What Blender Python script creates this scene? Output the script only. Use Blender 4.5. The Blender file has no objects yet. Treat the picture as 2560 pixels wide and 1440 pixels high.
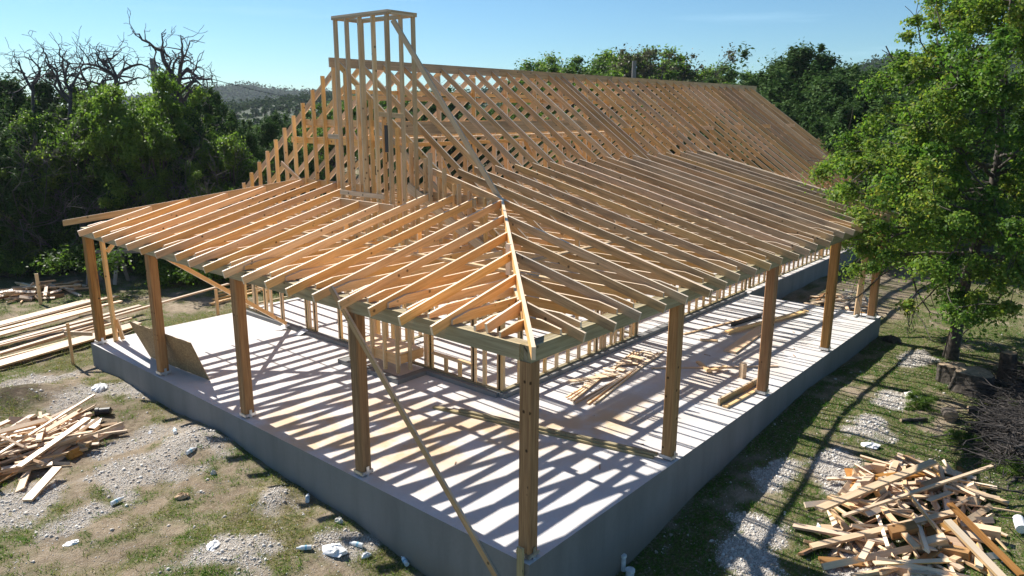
import bpy, math, random
import numpy as np
from mathutils import Matrix, Vector, noise as mnoise
R = math.radians
random.seed(7); rng = np.random.default_rng(11)
scene = bpy.context.scene
COL = scene.collection

# ------------------------------------------------------------------ camera
CAM = np.array([-6.064, -4.936, 5.133]); FPX = 1854.07
YAW, PIT, ROL = 0.709, -0.235, 0.005
_f = np.array([math.cos(PIT)*math.cos(YAW), math.cos(PIT)*math.sin(YAW), math.sin(PIT)])
_r = np.array([math.sin(YAW), -math.cos(YAW), 0.0]); _u = np.cross(_r, _f)
_c, _s = math.cos(ROL), math.sin(ROL)
_r, _u = _c*_r+_s*_u, -_s*_r+_c*_u
cd = bpy.data.cameras.new('camera'); cam = bpy.data.objects.new('camera', cd); COL.objects.link(cam)
cam.matrix_world = Matrix(((_r[0], _u[0], -_f[0], CAM[0]), (_r[1], _u[1], -_f[1], CAM[1]), (_r[2], _u[2], -_f[2], CAM[2]), (0, 0, 0, 1)))
cd.sensor_width = 36; cd.lens = 36*FPX/2560; cd.clip_end = 6000; cd.clip_start = 0.1
scene.camera = cam
def pdir(px, py): return _f + (px-1280)/FPX*_r - (py-720)/FPX*_u
def at(px, py, dist):                      # point at a horizontal distance along the view ray of a photo pixel
    d = pdir(px, py); t = dist/math.hypot(d[0], d[1]); return CAM + t*d

# ------------------------------------------------------------------ world and sun
SUN = Vector((0.05, 1.08, 1.0)).normalized()      # towards the sun
EL = math.asin(SUN.z); AZ = math.atan2(SUN.x, SUN.y)
w = bpy.data.worlds.new('World'); scene.world = w; w.use_nodes = True
nt = w.node_tree; nt.nodes.clear()
out = nt.nodes.new('ShaderNodeOutputWorld'); bg = nt.nodes.new('ShaderNodeBackground')
sky = nt.nodes.new('ShaderNodeTexSky'); sky.sky_type = 'NISHITA'; sky.sun_disc = False
sky.sun_elevation = EL; sky.sun_rotation = AZ; sky.altitude = 400; sky.air_density = 1.0; sky.dust_density = 0.15; sky.ozone_density = 2.2
# thin cirrus streaks in the sky itself
tc = nt.nodes.new('ShaderNodeTexCoord'); mp = nt.nodes.new('ShaderNodeMapping'); mp.inputs['Scale'].default_value = (1.0, 1.0, 14.0)
mp.inputs['Rotation'].default_value = (0.03, -0.05, 0)
nz = nt.nodes.new('ShaderNodeTexNoise'); nz.inputs['Scale'].default_value = 2.3; nz.inputs['Detail'].default_value = 6; nz.inputs['Roughness'].default_value = 0.55
cr = nt.nodes.new('ShaderNodeValToRGB'); cr.color_ramp.elements[0].position = 0.56; cr.color_ramp.elements[1].position = 0.82
mx = nt.nodes.new('ShaderNodeMix'); mx.data_type = 'RGBA'
nt.links.new(tc.outputs['Generated'], mp.inputs['Vector']); nt.links.new(mp.outputs[0], nz.inputs['Vector']); nt.links.new(nz.outputs['Fac'], cr.inputs['Fac'])
ml = nt.nodes.new('ShaderNodeMath'); ml.operation = 'MULTIPLY'; ml.inputs[1].default_value = 0.35
nt.links.new(cr.outputs['Color'], ml.inputs[0]); nt.links.new(ml.outputs[0], mx.inputs['Factor'])
nt.links.new(sky.outputs['Color'], mx.inputs['A']); mx.inputs['B'].default_value = (9.5, 10, 10.5, 1)
wb = nt.nodes.new('ShaderNodeMix'); wb.data_type = 'RGBA'; wb.blend_type = 'MULTIPLY'; wb.inputs['Factor'].default_value = 1; wb.inputs['B'].default_value = (.62, .865, 1.0, 1)
nt.links.new(mx.outputs['Result'], wb.inputs['A']); nt.links.new(wb.outputs['Result'], bg.inputs['Color']); bg.inputs['Strength'].default_value = 0.068
nt.links.new(bg.outputs[0], out.inputs[0])
sl = bpy.data.lights.new('sun', 'SUN'); so = bpy.data.objects.new('sun', sl); COL.objects.link(so)
sl.energy = 5.0; sl.angle = R(0.5); sl.color = (1.0, 0.95, 0.87)
so.rotation_euler = SUN.to_track_quat('Z', 'Y').to_euler(); so.location = (0, 0, 30)
scene.view_settings.view_transform = 'Standard'; scene.view_settings.look = 'None'; scene.view_settings.gamma = 1
scene.view_settings.exposure = 0.82
scene.render.engine = 'CYCLES'
scene.cycles.max_bounces = 6; scene.cycles.diffuse_bounces = 4; scene.cycles.transparent_max_bounces = 4

# ------------------------------------------------------------------ helpers
def tag(o, label=None, cat=None, group=None, kind=None):
    if label: o['label'] = label
    if cat: o['category'] = cat
    if group: o['group'] = group
    if kind: o['kind'] = kind
    return o
def empty(name, loc=(0, 0, 0), label=None, cat=None, group=None):
    o = bpy.data.objects.new(name, None); COL.objects.link(o); o.location = loc; o.empty_display_size = .2
    return tag(o, label, cat, group)
def link(name, me, mat, parent=None, loc=None):
    o = bpy.data.objects.new(name, me); COL.objects.link(o)
    if mat is not None: me.materials.append(mat)
    if loc is not None: o.location = loc
    if parent is not None: o.parent = parent
    return o
class MB:
    """collects faces with a UV in metres (u along the grain) and one random number per board"""
    def __init__(s): s.v = []; s.f = []; s.uv = []; s.r = []; s.e = {}
    def prism(s, poly, tv, grain=None, rnd=None):
        rnd = random.random() if rnd is None else rnd
        poly = [np.array(p, float) for p in poly]; tv = np.array(tv, float); n = len(poly); b = len(s.v)
        if grain is None: grain = poly[1]-poly[0]
        g = np.array(grain, float); g /= np.linalg.norm(g)
        t = tv/np.linalg.norm(tv); h = np.cross(t, g)
        nrm = np.zeros(3)
        for i in range(n): nrm += np.cross(poly[i], poly[(i+1) % n])
        if nrm@tv > 0: poly = poly[::-1]
        for p in poly: s.v.append(p-tv/2)
        for p in poly: s.v.append(p+tv/2)
        s.r += [rnd]*(2*n)
        def uvp(p, side): return (p@g, p@h + (p@t)*side)
        fs = [list(range(n)), list(range(2*n-1, n-1, -1))]
        for i in range(n): j = (i+1) % n; fs.append([j, i, i+n, j+n])
        for k, f in enumerate(fs):
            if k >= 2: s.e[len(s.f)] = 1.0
            s.f.append([b+i for i in f])
            s.uv.append([uvp(s.v[b+i], 0 if k < 2 else 1) for i in f])
    def board(s, p0, p1, w, h, up=(0, 0, 1), rnd=None):
        p0 = np.array(p0, float); p1 = np.array(p1, float); d = p1-p0; d /= np.linalg.norm(d)
        side = np.cross(d, np.array(up, float)); side /= np.linalg.norm(side); u = np.cross(side, d)
        a = u*h/2
        s.prism([p0-a, p1-a, p1+a, p0+a], side*w, grain=d, rnd=rnd)
    def build(s, name, mat, parent=None, local=True, bevel=0):
        v = np.array(s.v, float); o0 = v.mean(0) if local else np.zeros(3)
        me = bpy.data.meshes.new(name); me.from_pydata([tuple(x) for x in (v-o0)], [], s.f); 
        uvl = me.uv_layers.new(name='UVMap'); k = 0
        flat = [c for f in s.uv for uvv in f for c in uvv]; uvl.data.foreach_set('uv', flat)
        a = me.attributes.new('rnd', 'FLOAT', 'POINT'); a.data.foreach_set('value', s.r)
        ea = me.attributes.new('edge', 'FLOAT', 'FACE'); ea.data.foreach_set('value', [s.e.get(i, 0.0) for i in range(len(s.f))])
        me.validate(clean_customdata=False); me.update()
        return link(name, me, mat, parent, tuple(o0))
def one(name, mat, parent, p0, p1, w, h, up=(0, 0, 1), rnd=None):
    m = MB(); m.board(p0, p1, w, h, up, rnd); return m.build(name, mat, parent)
def fast_mesh(name, verts, faces, rnd=None, attrs=None, smooth=False):
    """numpy arrays; faces (m,k) all of the same size"""
    me = bpy.data.meshes.new(name); n = len(verts); m, k = faces.shape
    me.vertices.add(n); me.vertices.foreach_set('co', np.asarray(verts, np.float32).ravel())
    me.loops.add(m*k); me.loops.foreach_set('vertex_index', faces.ravel().astype(np.int32))
    me.polygons.add(m); me.polygons.foreach_set('loop_start', np.arange(0, m*k, k, dtype=np.int32))
    try: me.polygons.foreach_set('loop_total', np.full(m, k, np.int32))
    except Exception: pass
    if smooth: me.polygons.foreach_set('use_smooth', np.ones(m, bool))
    if rnd is not None:
        a = me.attributes.new('rnd', 'FLOAT', 'POINT'); a.data.foreach_set('value', np.asarray(rnd, np.float32))
    for nm, val in (attrs or {}).items():
        a = me.attributes.new(nm, 'FLOAT', 'POINT'); a.data.foreach_set('value', np.asarray(val, np.float32))
    me.update(calc_edges=True)
    return me
# numpy value noise
_perm = np.random.default_rng(5).random((256, 256))
def vnoise(x, y):
    xi = np.floor(x).astype(int); yi = np.floor(y).astype(int); fx = x-xi; fy = y-yi
    fx = fx*fx*(3-2*fx); fy = fy*fy*(3-2*fy)
    a = _perm[xi & 255, yi & 255]; b = _perm[(xi+1) & 255, yi & 255]; c = _perm[xi & 255, (yi+1) & 255]; d = _perm[(xi+1) & 255, (yi+1) & 255]
    return (a*(1-fx)+b*fx)*(1-fy)+(c*(1-fx)+d*fx)*fy
def fbm(x, y, oct=4, lac=2.1, g=.5):
    s = 0; a = 1; t = 0
    for i in range(oct): s = s+a*vnoise(x+17.3*i, y-9.1*i); t += a; a *= g; x = x*lac; y = y*lac
    return s/t

# ------------------------------------------------------------------ materials
def newmat(name):
    m = bpy.data.materials.new(name); m.use_nodes = True; nt = m.node_tree; nt.nodes.clear()
    o = nt.nodes.new('ShaderNodeOutputMaterial'); p = nt.nodes.new('ShaderNodeBsdfPrincipled'); nt.links.new(p.outputs[0], o.inputs[0])
    return m, nt, p, o
def N(nt, t, **k):
    n = nt.nodes.new(t)
    for a, b in k.items():
        if a in n.inputs.keys(): n.inputs[a].default_value = b
        else: setattr(n, a, b)
    return n
def mixc(nt, f, a, b, mode='MIX'):
    n = nt.nodes.new('ShaderNodeMix'); n.data_type = 'RGBA'; n.blend_type = mode
    for s, v in (('Factor', f), ('A', a), ('B', b)):
        if hasattr(v, 'is_output'): nt.links.new(v, n.inputs[s])
        else: n.inputs[s].default_value = v if s == 'Factor' else (*v, 1) if len(v) == 3 else v
    return n.outputs['Result']
def ramp(nt, v, stops):
    n = nt.nodes.new('ShaderNodeValToRGB'); e = n.color_ramp.elements
    while len(e) < len(stops): e.new(.5)
    for i, (p, c) in enumerate(stops):
        e[i].position = p; e[i].color = (c, c, c, 1) if isinstance(c, (int, float)) else (*c, 1)
    nt.links.new(v, n.inputs['Fac']); return n.outputs['Color']
def math_(nt, op, a, b=0.0, c=None):
    n = nt.nodes.new('ShaderNodeMath'); n.operation = op
    for i, v in enumerate((a, b, c)):
        if v is None: continue
        if hasattr(v, 'is_output'): nt.links.new(v, n.inputs[i])
        else: n.inputs[i].default_value = v
    return n.outputs[0]
def wood(name, light, dark, tint2=None, stain=0.0, rough=.48, knots=1.0, grain=1.0, spec=.5, edge=0.0):
    m, nt, p, o = newmat(name)
    uv = N(nt, 'ShaderNodeUVMap', uv_map='UVMap'); at_ = N(nt, 'ShaderNodeAttribute', attribute_name='rnd')
    sp = N(nt, 'ShaderNodeSeparateXYZ'); nt.links.new(uv.outputs[0], sp.inputs[0])
    cb = N(nt, 'ShaderNodeCombineXYZ')
    nt.links.new(math_(nt, 'MULTIPLY_ADD', at_.outputs['Fac'], 61.0, sp.outputs[0]), cb.inputs[0])
    nt.links.new(math_(nt, 'MULTIPLY_ADD', at_.outputs['Fac'], 37.0, sp.outputs[1]), cb.inputs[1])
    v = cb.outputs[0]
    def mapped(s, n):
        q = N(nt, 'ShaderNodeMapping'); q.inputs['Scale'].default_value = s; nt.links.new(v, q.inputs['Vector']); nt.links.new(q.outputs[0], n.inputs['Vector']); return n
    g1 = mapped((1.3, 26, 1), N(nt, 'ShaderNodeTexNoise', Scale=1.0, Detail=5.0, Roughness=.6, Distortion=.7))
    g2 = mapped((.8, 4.5, 1), N(nt, 'ShaderNodeTexNoise', Scale=1.0, Detail=3.0, Roughness=.5))
    big = mapped((.9, 1.6, 1), N(nt, 'ShaderNodeTexNoise', Scale=1.0, Detail=2.0))
    c = mixc(nt, ramp(nt, g1.outputs['Fac'], [(.36, 0.0), (.66, grain)]), light, dark)
    c = mixc(nt, ramp(nt, g2.outputs['Fac'], [(.4, 0.0), (.75, .55)]), c, tint2 or dark)
    vo = mapped((5.5, 5.5, 1), N(nt, 'ShaderNodeTexVoronoi', Scale=1.0, Randomness=1.0))
    keep = ramp(nt, vo.outputs['Color'], [(.50, 0.0), (.53, 1.0)])
    kn = ramp(nt, vo.outputs['Distance'], [(.075, .95*knots), (.15, 0.0)])
    c = mixc(nt, mixc(nt, 1.0, kn, keep, 'MULTIPLY'), c, tuple(x*.22 for x in dark))
    if stain > 0:
        st = mapped((.55, 2.2, 1), N(nt, 'ShaderNodeTexNoise', Scale=1.6, Detail=4.0, Roughness=.65))
        c = mixc(nt, ramp(nt, st.outputs['Fac'], [(.50, 0.0), (.72, stain)]), c, (.10, .075, .055))
    if edge:      # sun glare of the rafter tops painted in: all narrow faces mixed paler
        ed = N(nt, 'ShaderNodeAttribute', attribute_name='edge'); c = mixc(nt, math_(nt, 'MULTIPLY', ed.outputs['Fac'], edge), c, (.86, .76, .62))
    hv = N(nt, 'ShaderNodeHueSaturation'); nt.links.new(c, hv.inputs['Color'])
    fr = math_(nt, 'FRACT', math_(nt, 'MULTIPLY', at_.outputs['Fac'], 13.7))
    nt.links.new(math_(nt, 'MULTIPLY_ADD', fr, .42, .78), hv.inputs['Value'])
    nt.links.new(math_(nt, 'MULTIPLY_ADD', math_(nt, 'FRACT', math_(nt, 'MULTIPLY', at_.outputs['Fac'], 41.3)), .010, .495), hv.inputs['Hue'])
    nt.links.new(math_(nt, 'MULTIPLY_ADD', math_(nt, 'FRACT', math_(nt, 'MULTIPLY', at_.outputs['Fac'], 91.3)), .3, .85), hv.inputs['Saturation'])
    nt.links.new(hv.outputs[0], p.inputs['Base Color']); p.inputs['Roughness'].default_value = rough
    p.inputs['Specular IOR Level'].default_value = spec
    bp = N(nt, 'ShaderNodeBump', Strength=.25, Distance=.003); nt.links.new(g1.outputs['Fac'], bp.inputs['Height']); nt.links.new(bp.outputs[0], p.inputs['Normal'])
    return m
M = {}
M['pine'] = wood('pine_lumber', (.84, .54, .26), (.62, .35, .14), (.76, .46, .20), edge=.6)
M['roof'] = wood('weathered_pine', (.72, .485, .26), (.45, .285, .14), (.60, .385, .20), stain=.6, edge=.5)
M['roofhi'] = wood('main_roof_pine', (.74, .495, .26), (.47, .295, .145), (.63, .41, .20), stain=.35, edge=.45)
M['stud'] = wood('stud_pine', (.82, .57, .30), (.66, .40, .17), (.74, .48, .23))
M['chim'] = wood('pale_weathered_stud', (.64, .50, .32), (.45, .32, .18), (.55, .42, .25), stain=.2)
M['treated'] = wood('treated_timber', (.41, .35, .22), (.25, .20, .115), (.33, .27, .155), stain=.25, rough=.7, spec=.25)
M['post'] = wood('brown_post', (.42, .235, .10), (.23, .115, .046), (.34, .18, .075), stain=.2, rough=.8, spec=.15)
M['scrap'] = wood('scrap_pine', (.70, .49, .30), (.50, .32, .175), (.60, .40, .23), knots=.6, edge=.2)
M['gray'] = wood('grey_wood', (.33, .29, .25), (.2, .17, .14), stain=.2)
def simple(name, col, rough=.7, metal=0, nscale=6, var=.25, bump=0, emit=None):
    m, nt, p, o = newmat(name)
    t = N(nt, 'ShaderNodeTexCoord'); n = N(nt, 'ShaderNodeTexNoise', Scale=float(nscale), Detail=5.0, Roughness=.6); nt.links.new(t.outputs['Object'], n.inputs['Vector'])
    c = mixc(nt, ramp(nt, n.outputs['Fac'], [(.35, 0.0), (.68, 1.0)]), tuple(x*(1-var) for x in col), tuple(min(1, x*(1+var)) for x in col))
    nt.links.new(c, p.inputs['Base Color']); p.inputs['Roughness'].default_value = rough; p.inputs['Metallic'].default_value = metal
    if bump:
        b = N(nt, 'ShaderNodeBump', Strength=.6, Distance=bump); nt.links.new(n.outputs['Fac'], b.inputs['Height']); nt.links.new(b.outputs[0], p.inputs['Normal'])
    return m
M['steel'] = simple('galvanised_steel', (.62, .64, .66), .35, .9)
M['black'] = simple('black_plastic', (.02, .02, .022), .5)
M['white'] = simple('white_paper', (.8, .8, .8), .6, nscale=20, var=.08)
M['bottle'] = simple('clear_plastic', (.74, .78, .80), .15)
M['blue'] = simple('blue_label', (.25, .5, .65), .4)
M['red'] = simple('red_plastic', (.65, .06, .03), .4)
M['pvc'] = simple('white_pipe', (.8, .8, .78), .35)
M['card'] = simple('cardboard', (.5, .33, .19), .8)
M['bark'] = simple('dark_bark', (.075, .062, .05), .9, nscale=14, var=.5, bump=.02)
M['deadbark'] = simple('dead_bark', (.085, .072, .072), .9, nscale=10, var=.45, bump=.01)
M['brush'] = simple('brush_wood', (.048, .041, .037), .9, nscale=3, var=.6)
M['drytwig'] = simple('dry_twigs', (.10, .088, .085), .9, nscale=3, var=.4)
M['rock'] = simple('limestone', (.62, .59, .54), .9, nscale=12, var=.15)
M['stumptop'] = simple('cut_wood', (.36, .27, .18), .9, nscale=9, var=.35)
# oriented strand board
def osbmat():
    m, nt, p, o = newmat('strand_board')
    t = N(nt, 'ShaderNodeUVMap', uv_map='UVMap'); vo = N(nt, 'ShaderNodeTexVoronoi', Scale=38.0); nt.links.new(t.outputs[0], vo.inputs['Vector'])
    n = N(nt, 'ShaderNodeTexNoise', Scale=3.0, Detail=4.0); nt.links.new(t.outputs[0], n.inputs['Vector'])
    c = mixc(nt, ramp(nt, vo.outputs['Color'], [(.2, 0.0), (.9, 1.0)]), (.26, .16, .07), (.50, .34, .17))
    c = mixc(nt, ramp(nt, n.outputs['Fac'], [(.4, 0.0), (.7, .5)]), c, (.2, .13, .07))
    nt.links.new(c, p.inputs['Base Color']); p.inputs['Roughness'].default_value = .7; return m
M['osb'] = osbmat()
def concrete(name, base, tan=None, wall=False):
    m, nt, p, o = newmat(name)
    g = N(nt, 'ShaderNodeTexCoord')
    n1 = N(nt, 'ShaderNodeTexNoise', Scale=.7, Detail=6.0, Roughness=.6); n2 = N(nt, 'ShaderNodeTexNoise', Scale=22.0, Detail=4.0); n3 = N(nt, 'ShaderNodeTexNoise', Scale=180.0, Detail=2.0)
    for n in (n1, n2, n3): nt.links.new(g.outputs['Object'], n.inputs['Vector'])
    c = mixc(nt, ramp(nt, n1.outputs['Fac'], [(.35, 0.0), (.7, 1.0)]), base, tuple(x*.86 for x in base))
    c = mixc(nt, ramp(nt, n2.outputs['Fac'], [(.4, 0.0), (.75, .25)]), c, tuple(x*.7 for x in base))
    if tan:
        a = N(nt, 'ShaderNodeAttribute', attribute_name='dust'); 
        n4 = N(nt, 'ShaderNodeTexNoise', Scale=1.4, Detail=6.0, Roughness=.65); nt.links.new(g.outputs['Object'], n4.inputs['Vector'])
        k = math_(nt, 'MULTIPLY', a.outputs['Fac'], ramp(nt, n4.outputs['Fac'], [(.36, 0.0), (.56, 1.0)]))
        c = mixc(nt, k, c, tan)
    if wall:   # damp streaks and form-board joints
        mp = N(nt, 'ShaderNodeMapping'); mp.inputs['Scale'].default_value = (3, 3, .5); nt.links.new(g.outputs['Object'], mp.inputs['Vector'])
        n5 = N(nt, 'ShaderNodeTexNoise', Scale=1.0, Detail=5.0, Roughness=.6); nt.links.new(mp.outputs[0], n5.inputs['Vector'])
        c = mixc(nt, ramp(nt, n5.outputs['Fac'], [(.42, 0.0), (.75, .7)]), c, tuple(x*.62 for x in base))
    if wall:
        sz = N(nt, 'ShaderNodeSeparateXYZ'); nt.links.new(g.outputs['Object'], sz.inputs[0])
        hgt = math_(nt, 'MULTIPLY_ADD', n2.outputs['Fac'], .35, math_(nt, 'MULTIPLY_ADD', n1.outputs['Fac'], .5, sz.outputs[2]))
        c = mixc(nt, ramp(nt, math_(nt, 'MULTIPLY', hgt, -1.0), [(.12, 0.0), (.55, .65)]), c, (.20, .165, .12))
    nt.links.new(c, p.inputs['Base Color']); p.inputs['Roughness'].default_value = .85
    b = N(nt, 'ShaderNodeBump', Strength=.35, Distance=.006); nt.links.new(n2.outputs['Fac'], b.inputs['Height'])
    b2 = N(nt, 'ShaderNodeBump', Strength=.25, Distance=.002); nt.links.new(n3.outputs['Fac'], b2.inputs['Height']); nt.links.new(b.outputs[0], b2.inputs['Normal'])
    nt.links.new(b2.outputs[0], p.inputs['Normal']); return m
M['slab'] = concrete('trowelled_concrete', (.62, .61, .61), tan=(.58, .43, .27))
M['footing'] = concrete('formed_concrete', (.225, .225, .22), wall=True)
def leafmat(name, cols, trans=.35, rough=.5, spec=.15):
    m, nt, p, o = newmat(name)
    a = N(nt, 'ShaderNodeAttribute', attribute_name='rnd')
    n = nt.nodes.new('ShaderNodeValToRGB'); e = n.color_ramp.elements
    while len(e) < len(cols): e.new(.5)
    for i, c in enumerate(cols): e[i].position = i/(len(cols)-1); e[i].color = (*c, 1)
    nt.links.new(a.outputs['Fac'], n.inputs['Fac']); nt.links.new(n.outputs[0], p.inputs['Base Color']); p.inputs['Roughness'].default_value = rough
    p.inputs['Specular IOR Level'].default_value = spec
    tr = N(nt, 'ShaderNodeBsdfTranslucent'); hs = N(nt, 'ShaderNodeHueSaturation', Value=1.5, Saturation=1.1); nt.links.new(n.outputs[0], hs.inputs['Color']); nt.links.new(hs.outputs[0], tr.inputs['Color'])
    mx = N(nt, 'ShaderNodeMixShader', Fac=trans); nt.links.new(p.outputs[0], mx.inputs[1]); nt.links.new(tr.outputs[0], mx.inputs[2]); nt.links.new(mx.outputs[0], o.inputs[0])
    return m
M['leaf_oak'] = leafmat('oak_leaves', [(.045, .09, .018), (.085, .15, .028), (.13, .21, .04), (.22, .28, .06)], .45)
M['leaf_elm'] = leafmat('elm_leaves', [(.042, .10, .02), (.08, .165, .03), (.13, .22, .038), (.20, .27, .05), (.30, .29, .06)], .45)
M['leaf_bright'] = leafmat('bright_leaves', [(.05, .10, .02), (.10, .18, .03), (.16, .25, .045), (.22, .29, .06)], .45)
M['leaf_cedar'] = leafmat('cedar_foliage', [(.022, .048, .015), (.042, .085, .025), (.065, .12, .034), (.10, .15, .045)], .2, .7, .06)
M['leaf_dry'] = leafmat('scrub_leaves', [(.06, .065, .03), (.10, .10, .05), (.13, .12, .07)], .2)
M['grass'] = leafmat('grass_blades', [(.06, .15, .02), (.10, .20, .03), (.17, .21, .05), (.30, .25, .11)], .35, .6)

# ------------------------------------------------------------------ terrain
def blob(x, y, cx, cy, rx, ry, a=0):
    c, s = math.cos(a), math.sin(a); u = (x-cx)*c+(y-cy)*s; v = -(x-cx)*s+(y-cy)*c
    return np.exp(-((u/rx)**2+(v/ry)**2))
def base_z(x, y): return -.52-.6*np.exp(-((x-1)**2+(y+.5)**2)/20.5)
MOUNDS = [(-.65, 6.95, .55, .5, .13), (-.62, 4.5, .35, .3, .12), (-2.05, 11.4, .8, .6, .30), (-.45, 3.05, .5, .4, .06), (8.1, -1.5, .6, .5, .07), (4.9, -.7, .9, .45, .06), (-1.75, 3.6, .5, .5, .05), (.1, 9.2, .5, .4, .0), (-1.6, 6.9, .9, .7, .05), (3.4, -1.3, .7, .5, .06)]
def gz(x, y):
    x = np.asarray(x, float); y = np.asarray(y, float)
    z = base_z(x, y)+(fbm(x*.55+40, y*.55+40, 3)-.5)*.14+(fbm(x*3.1+9, y*3.1+5, 4)-.5)*.05
    for cx, cy, rx, ry, h in MOUNDS: z = z+h*blob(x, y, cx, cy, rx, ry)
    d = np.hypot(x+6, y+5)
    z = z+np.clip((d-70)/400, 0, 1)*-6
    return z
GRAVEL = [(3.35, -1.35, 1.1, .55, .3), (5.3, -.95, .75, .42, .1), (6.2, -1.65, .8, .33, .2), (7.9, -1.65, .7, .42, .2), (9.5, -1.75, .55, .38, .1), (3.95, -2.7, 1.0, .45, 0), (12.7, -1.35, .8, .35, .0), (17, 1.5, 3, .7, .2), (15.4, 2.4, 1.2, .6, 0),
          (-1.7, 6.7, .75, .9, .5), (-1.75, 3.6, .55, .6, .3), (-.75, 6.95, .7, .7, 0), (-.62, 4.5, .4, .35, .2), (-.45, 2.9, .5, .45, .2), (-1.3, 7.9, .8, .5, .2), (-2.9, 5.9, .5, .35, .2), (-1.5, 12.3, 1.2, .45, .1), (.0, 9.9, .4, .8, .3), (-1.1, 10.8, .9, .7, .3), (-3.4, 7.0, .8, .8, 0)]
DARKDIRT = [(-2.1, 11.4, .7, .55, 0), (-2.4, 9.0, 1.6, 1.0, 0)]
def masks(x, y):
    g = np.zeros_like(x)
    for cx, cy, rx, ry, a in GRAVEL: g = np.maximum(g, blob(x, y, cx, cy, rx, ry, a))
    g = np.clip((g+(fbm(x*2.3, y*2.3, 5)-.5)*1.3-.40)*2.9, 0, 1)*np.where(y > 0, .8, 1.0)
    n = fbm(x*.75+3, y*.75+8, 4); n2 = fbm(x*3.4, y*3.4+50, 3)
    gr = np.clip((n*.6+n2*.55-.46)*5.0, 0, 1)
    rs = 1/(1+np.exp((y+.1)*6))*1/(1+np.exp(-(x-1)*3))          # greener on the right side
    gr = np.clip(gr+rs*1.1*np.clip((fbm(x*1.9+77, y*1.9, 3)-.30)*4, 0, 1), 0, 1)*(1-g*.85)
    dk = np.zeros_like(x)
    for cx, cy, rx, ry, a in DARKDIRT: dk = np.maximum(dk, blob(x, y, cx, cy, rx, ry, a))
    return g, gr, dk
xs = np.concatenate([-2500+np.linspace(0, 1, 26)**.35*2460, np.linspace(-38, -6.2, 60), np.arange(-6, 16, .065), np.linspace(16.1, 60, 130), 62+np.linspace(0, 1, 36)**2.5*2500])
xs = np.unique(xs)
ys = np.concatenate([-2500+np.linspace(0, 1, 26)**.35*2470, np.linspace(-28, -6.2, 46), np.arange(-6, 15, .065), np.linspace(15.1, 70, 160), 72+np.linspace(0, 1, 36)**2.5*2500]); ys = np.unique(ys)
X, Y = np.meshgrid(xs, ys, indexing='ij'); Z = gz(X, Y)
inside = ((X > .35) & (X < 24) & (Y > .35) & (Y < 12)); Z = np.where(inside, Z-.1, Z)
mg, mgr, mdk = masks(X, Y)
nx_, ny_ = X.shape; idx = np.arange(nx_*ny_).reshape(nx_, ny_)
F = np.stack([idx[:-1, :-1], idx[1:, :-1], idx[1:, 1:], idx[:-1, 1:]], -1).reshape(-1, 4)
me = fast_mesh('ground', np.stack([X, Y, Z], -1).reshape(-1, 3), F, attrs={'gravel': mg.ravel(), 'turf': mgr.ravel(), 'dark': mdk.ravel()}, smooth=True)
m, nt, p, o = newmat('ground_soil')
tcn = N(nt, 'ShaderNodeTexCoord'); P3 = tcn.outputs['Object']
def nzt(s, d=5.0, r=.6):
    n = N(nt, 'ShaderNodeTexNoise', Scale=float(s), Detail=float(d), Roughness=r); nt.links.new(P3, n.inputs['Vector']); return n.outputs['Fac']
def att(nm): return N(nt, 'ShaderNodeAttribute', attribute_name=nm).outputs['Fac']
nA, nB, nC = nzt(1.2), nzt(9.0), nzt(60.0, 4)
dirt = mixc(nt, ramp(nt, nA, [(.35, 0.0), (.65, 1.0)]), (.36, .29, .205), (.24, .185, .125))
dirt = mixc(nt, ramp(nt, nB, [(.4, 0.0), (.7, .7)]), dirt, (.16, .12, .08))
dirt = mixc(nt, ramp(nt, nC, [(.55, 0.0), (.66, .6)]), dirt, (.55, .50, .43))
vg = N(nt, 'ShaderNodeTexVoronoi', Scale=75.0); nt.links.new(P3, vg.inputs['Vector'])
grav = mixc(nt, ramp(nt, vg.outputs['Color'], [(.1, 0.0), (.9, 1.0)]), (.40, .36, .31), (.68, .64, .59))
grav = mixc(nt, ramp(nt, vg.outputs['Distance'], [(.4, 0.0), (.75, .8)]), grav, (.2, .17, .14))
turf = mixc(nt, ramp(nt, nB, [(.35, 0.0), (.65, 1.0)]), (.065, .11, .022), (.17, .15, .06))
turf = mixc(nt, ramp(nt, nC, [(.42, 0.0), (.66, .8)]), turf, (.05, .06, .02))
tk = math_(nt, 'MULTIPLY', att('turf'), ramp(nt, nzt(24, 4), [(.34, 0.15), (.52, 1.0)]))
c = mixc(nt, tk, dirt, turf)
c = mixc(nt, math_(nt, 'MULTIPLY', att('gravel'), ramp(nt, nzt(14, 4), [(.3, .25), (.5, 1.0)])), c, grav)
c = mixc(nt, math_(nt, 'MULTIPLY', att('dark'), ramp(nt, nB, [(.3, .3), (.55, 1.0)])), c, (.07, .05, .035))
nt.links.new(c, p.inputs['Base Color']); p.inputs['Roughness'].default_value = .95; p.inputs['Specular IOR Level'].default_value = .1
bp = N(nt, 'ShaderNodeBump', Strength=.8, Distance=.03); nt.links.new(nC, bp.inputs['Height']); bp2 = N(nt, 'ShaderNodeBump', Strength=.7, Distance=.05); nt.links.new(nB, bp2.inputs['Height']); nt.links.new(bp2.outputs[0], bp.inputs['Normal']); nt.links.new(bp.outputs[0], p.inputs['Normal'])
M['ground'] = m
tag(link('ground', me, m), 'patchy grass, bare dirt and white gravel around the building site', None, None, 'structure')

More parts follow.
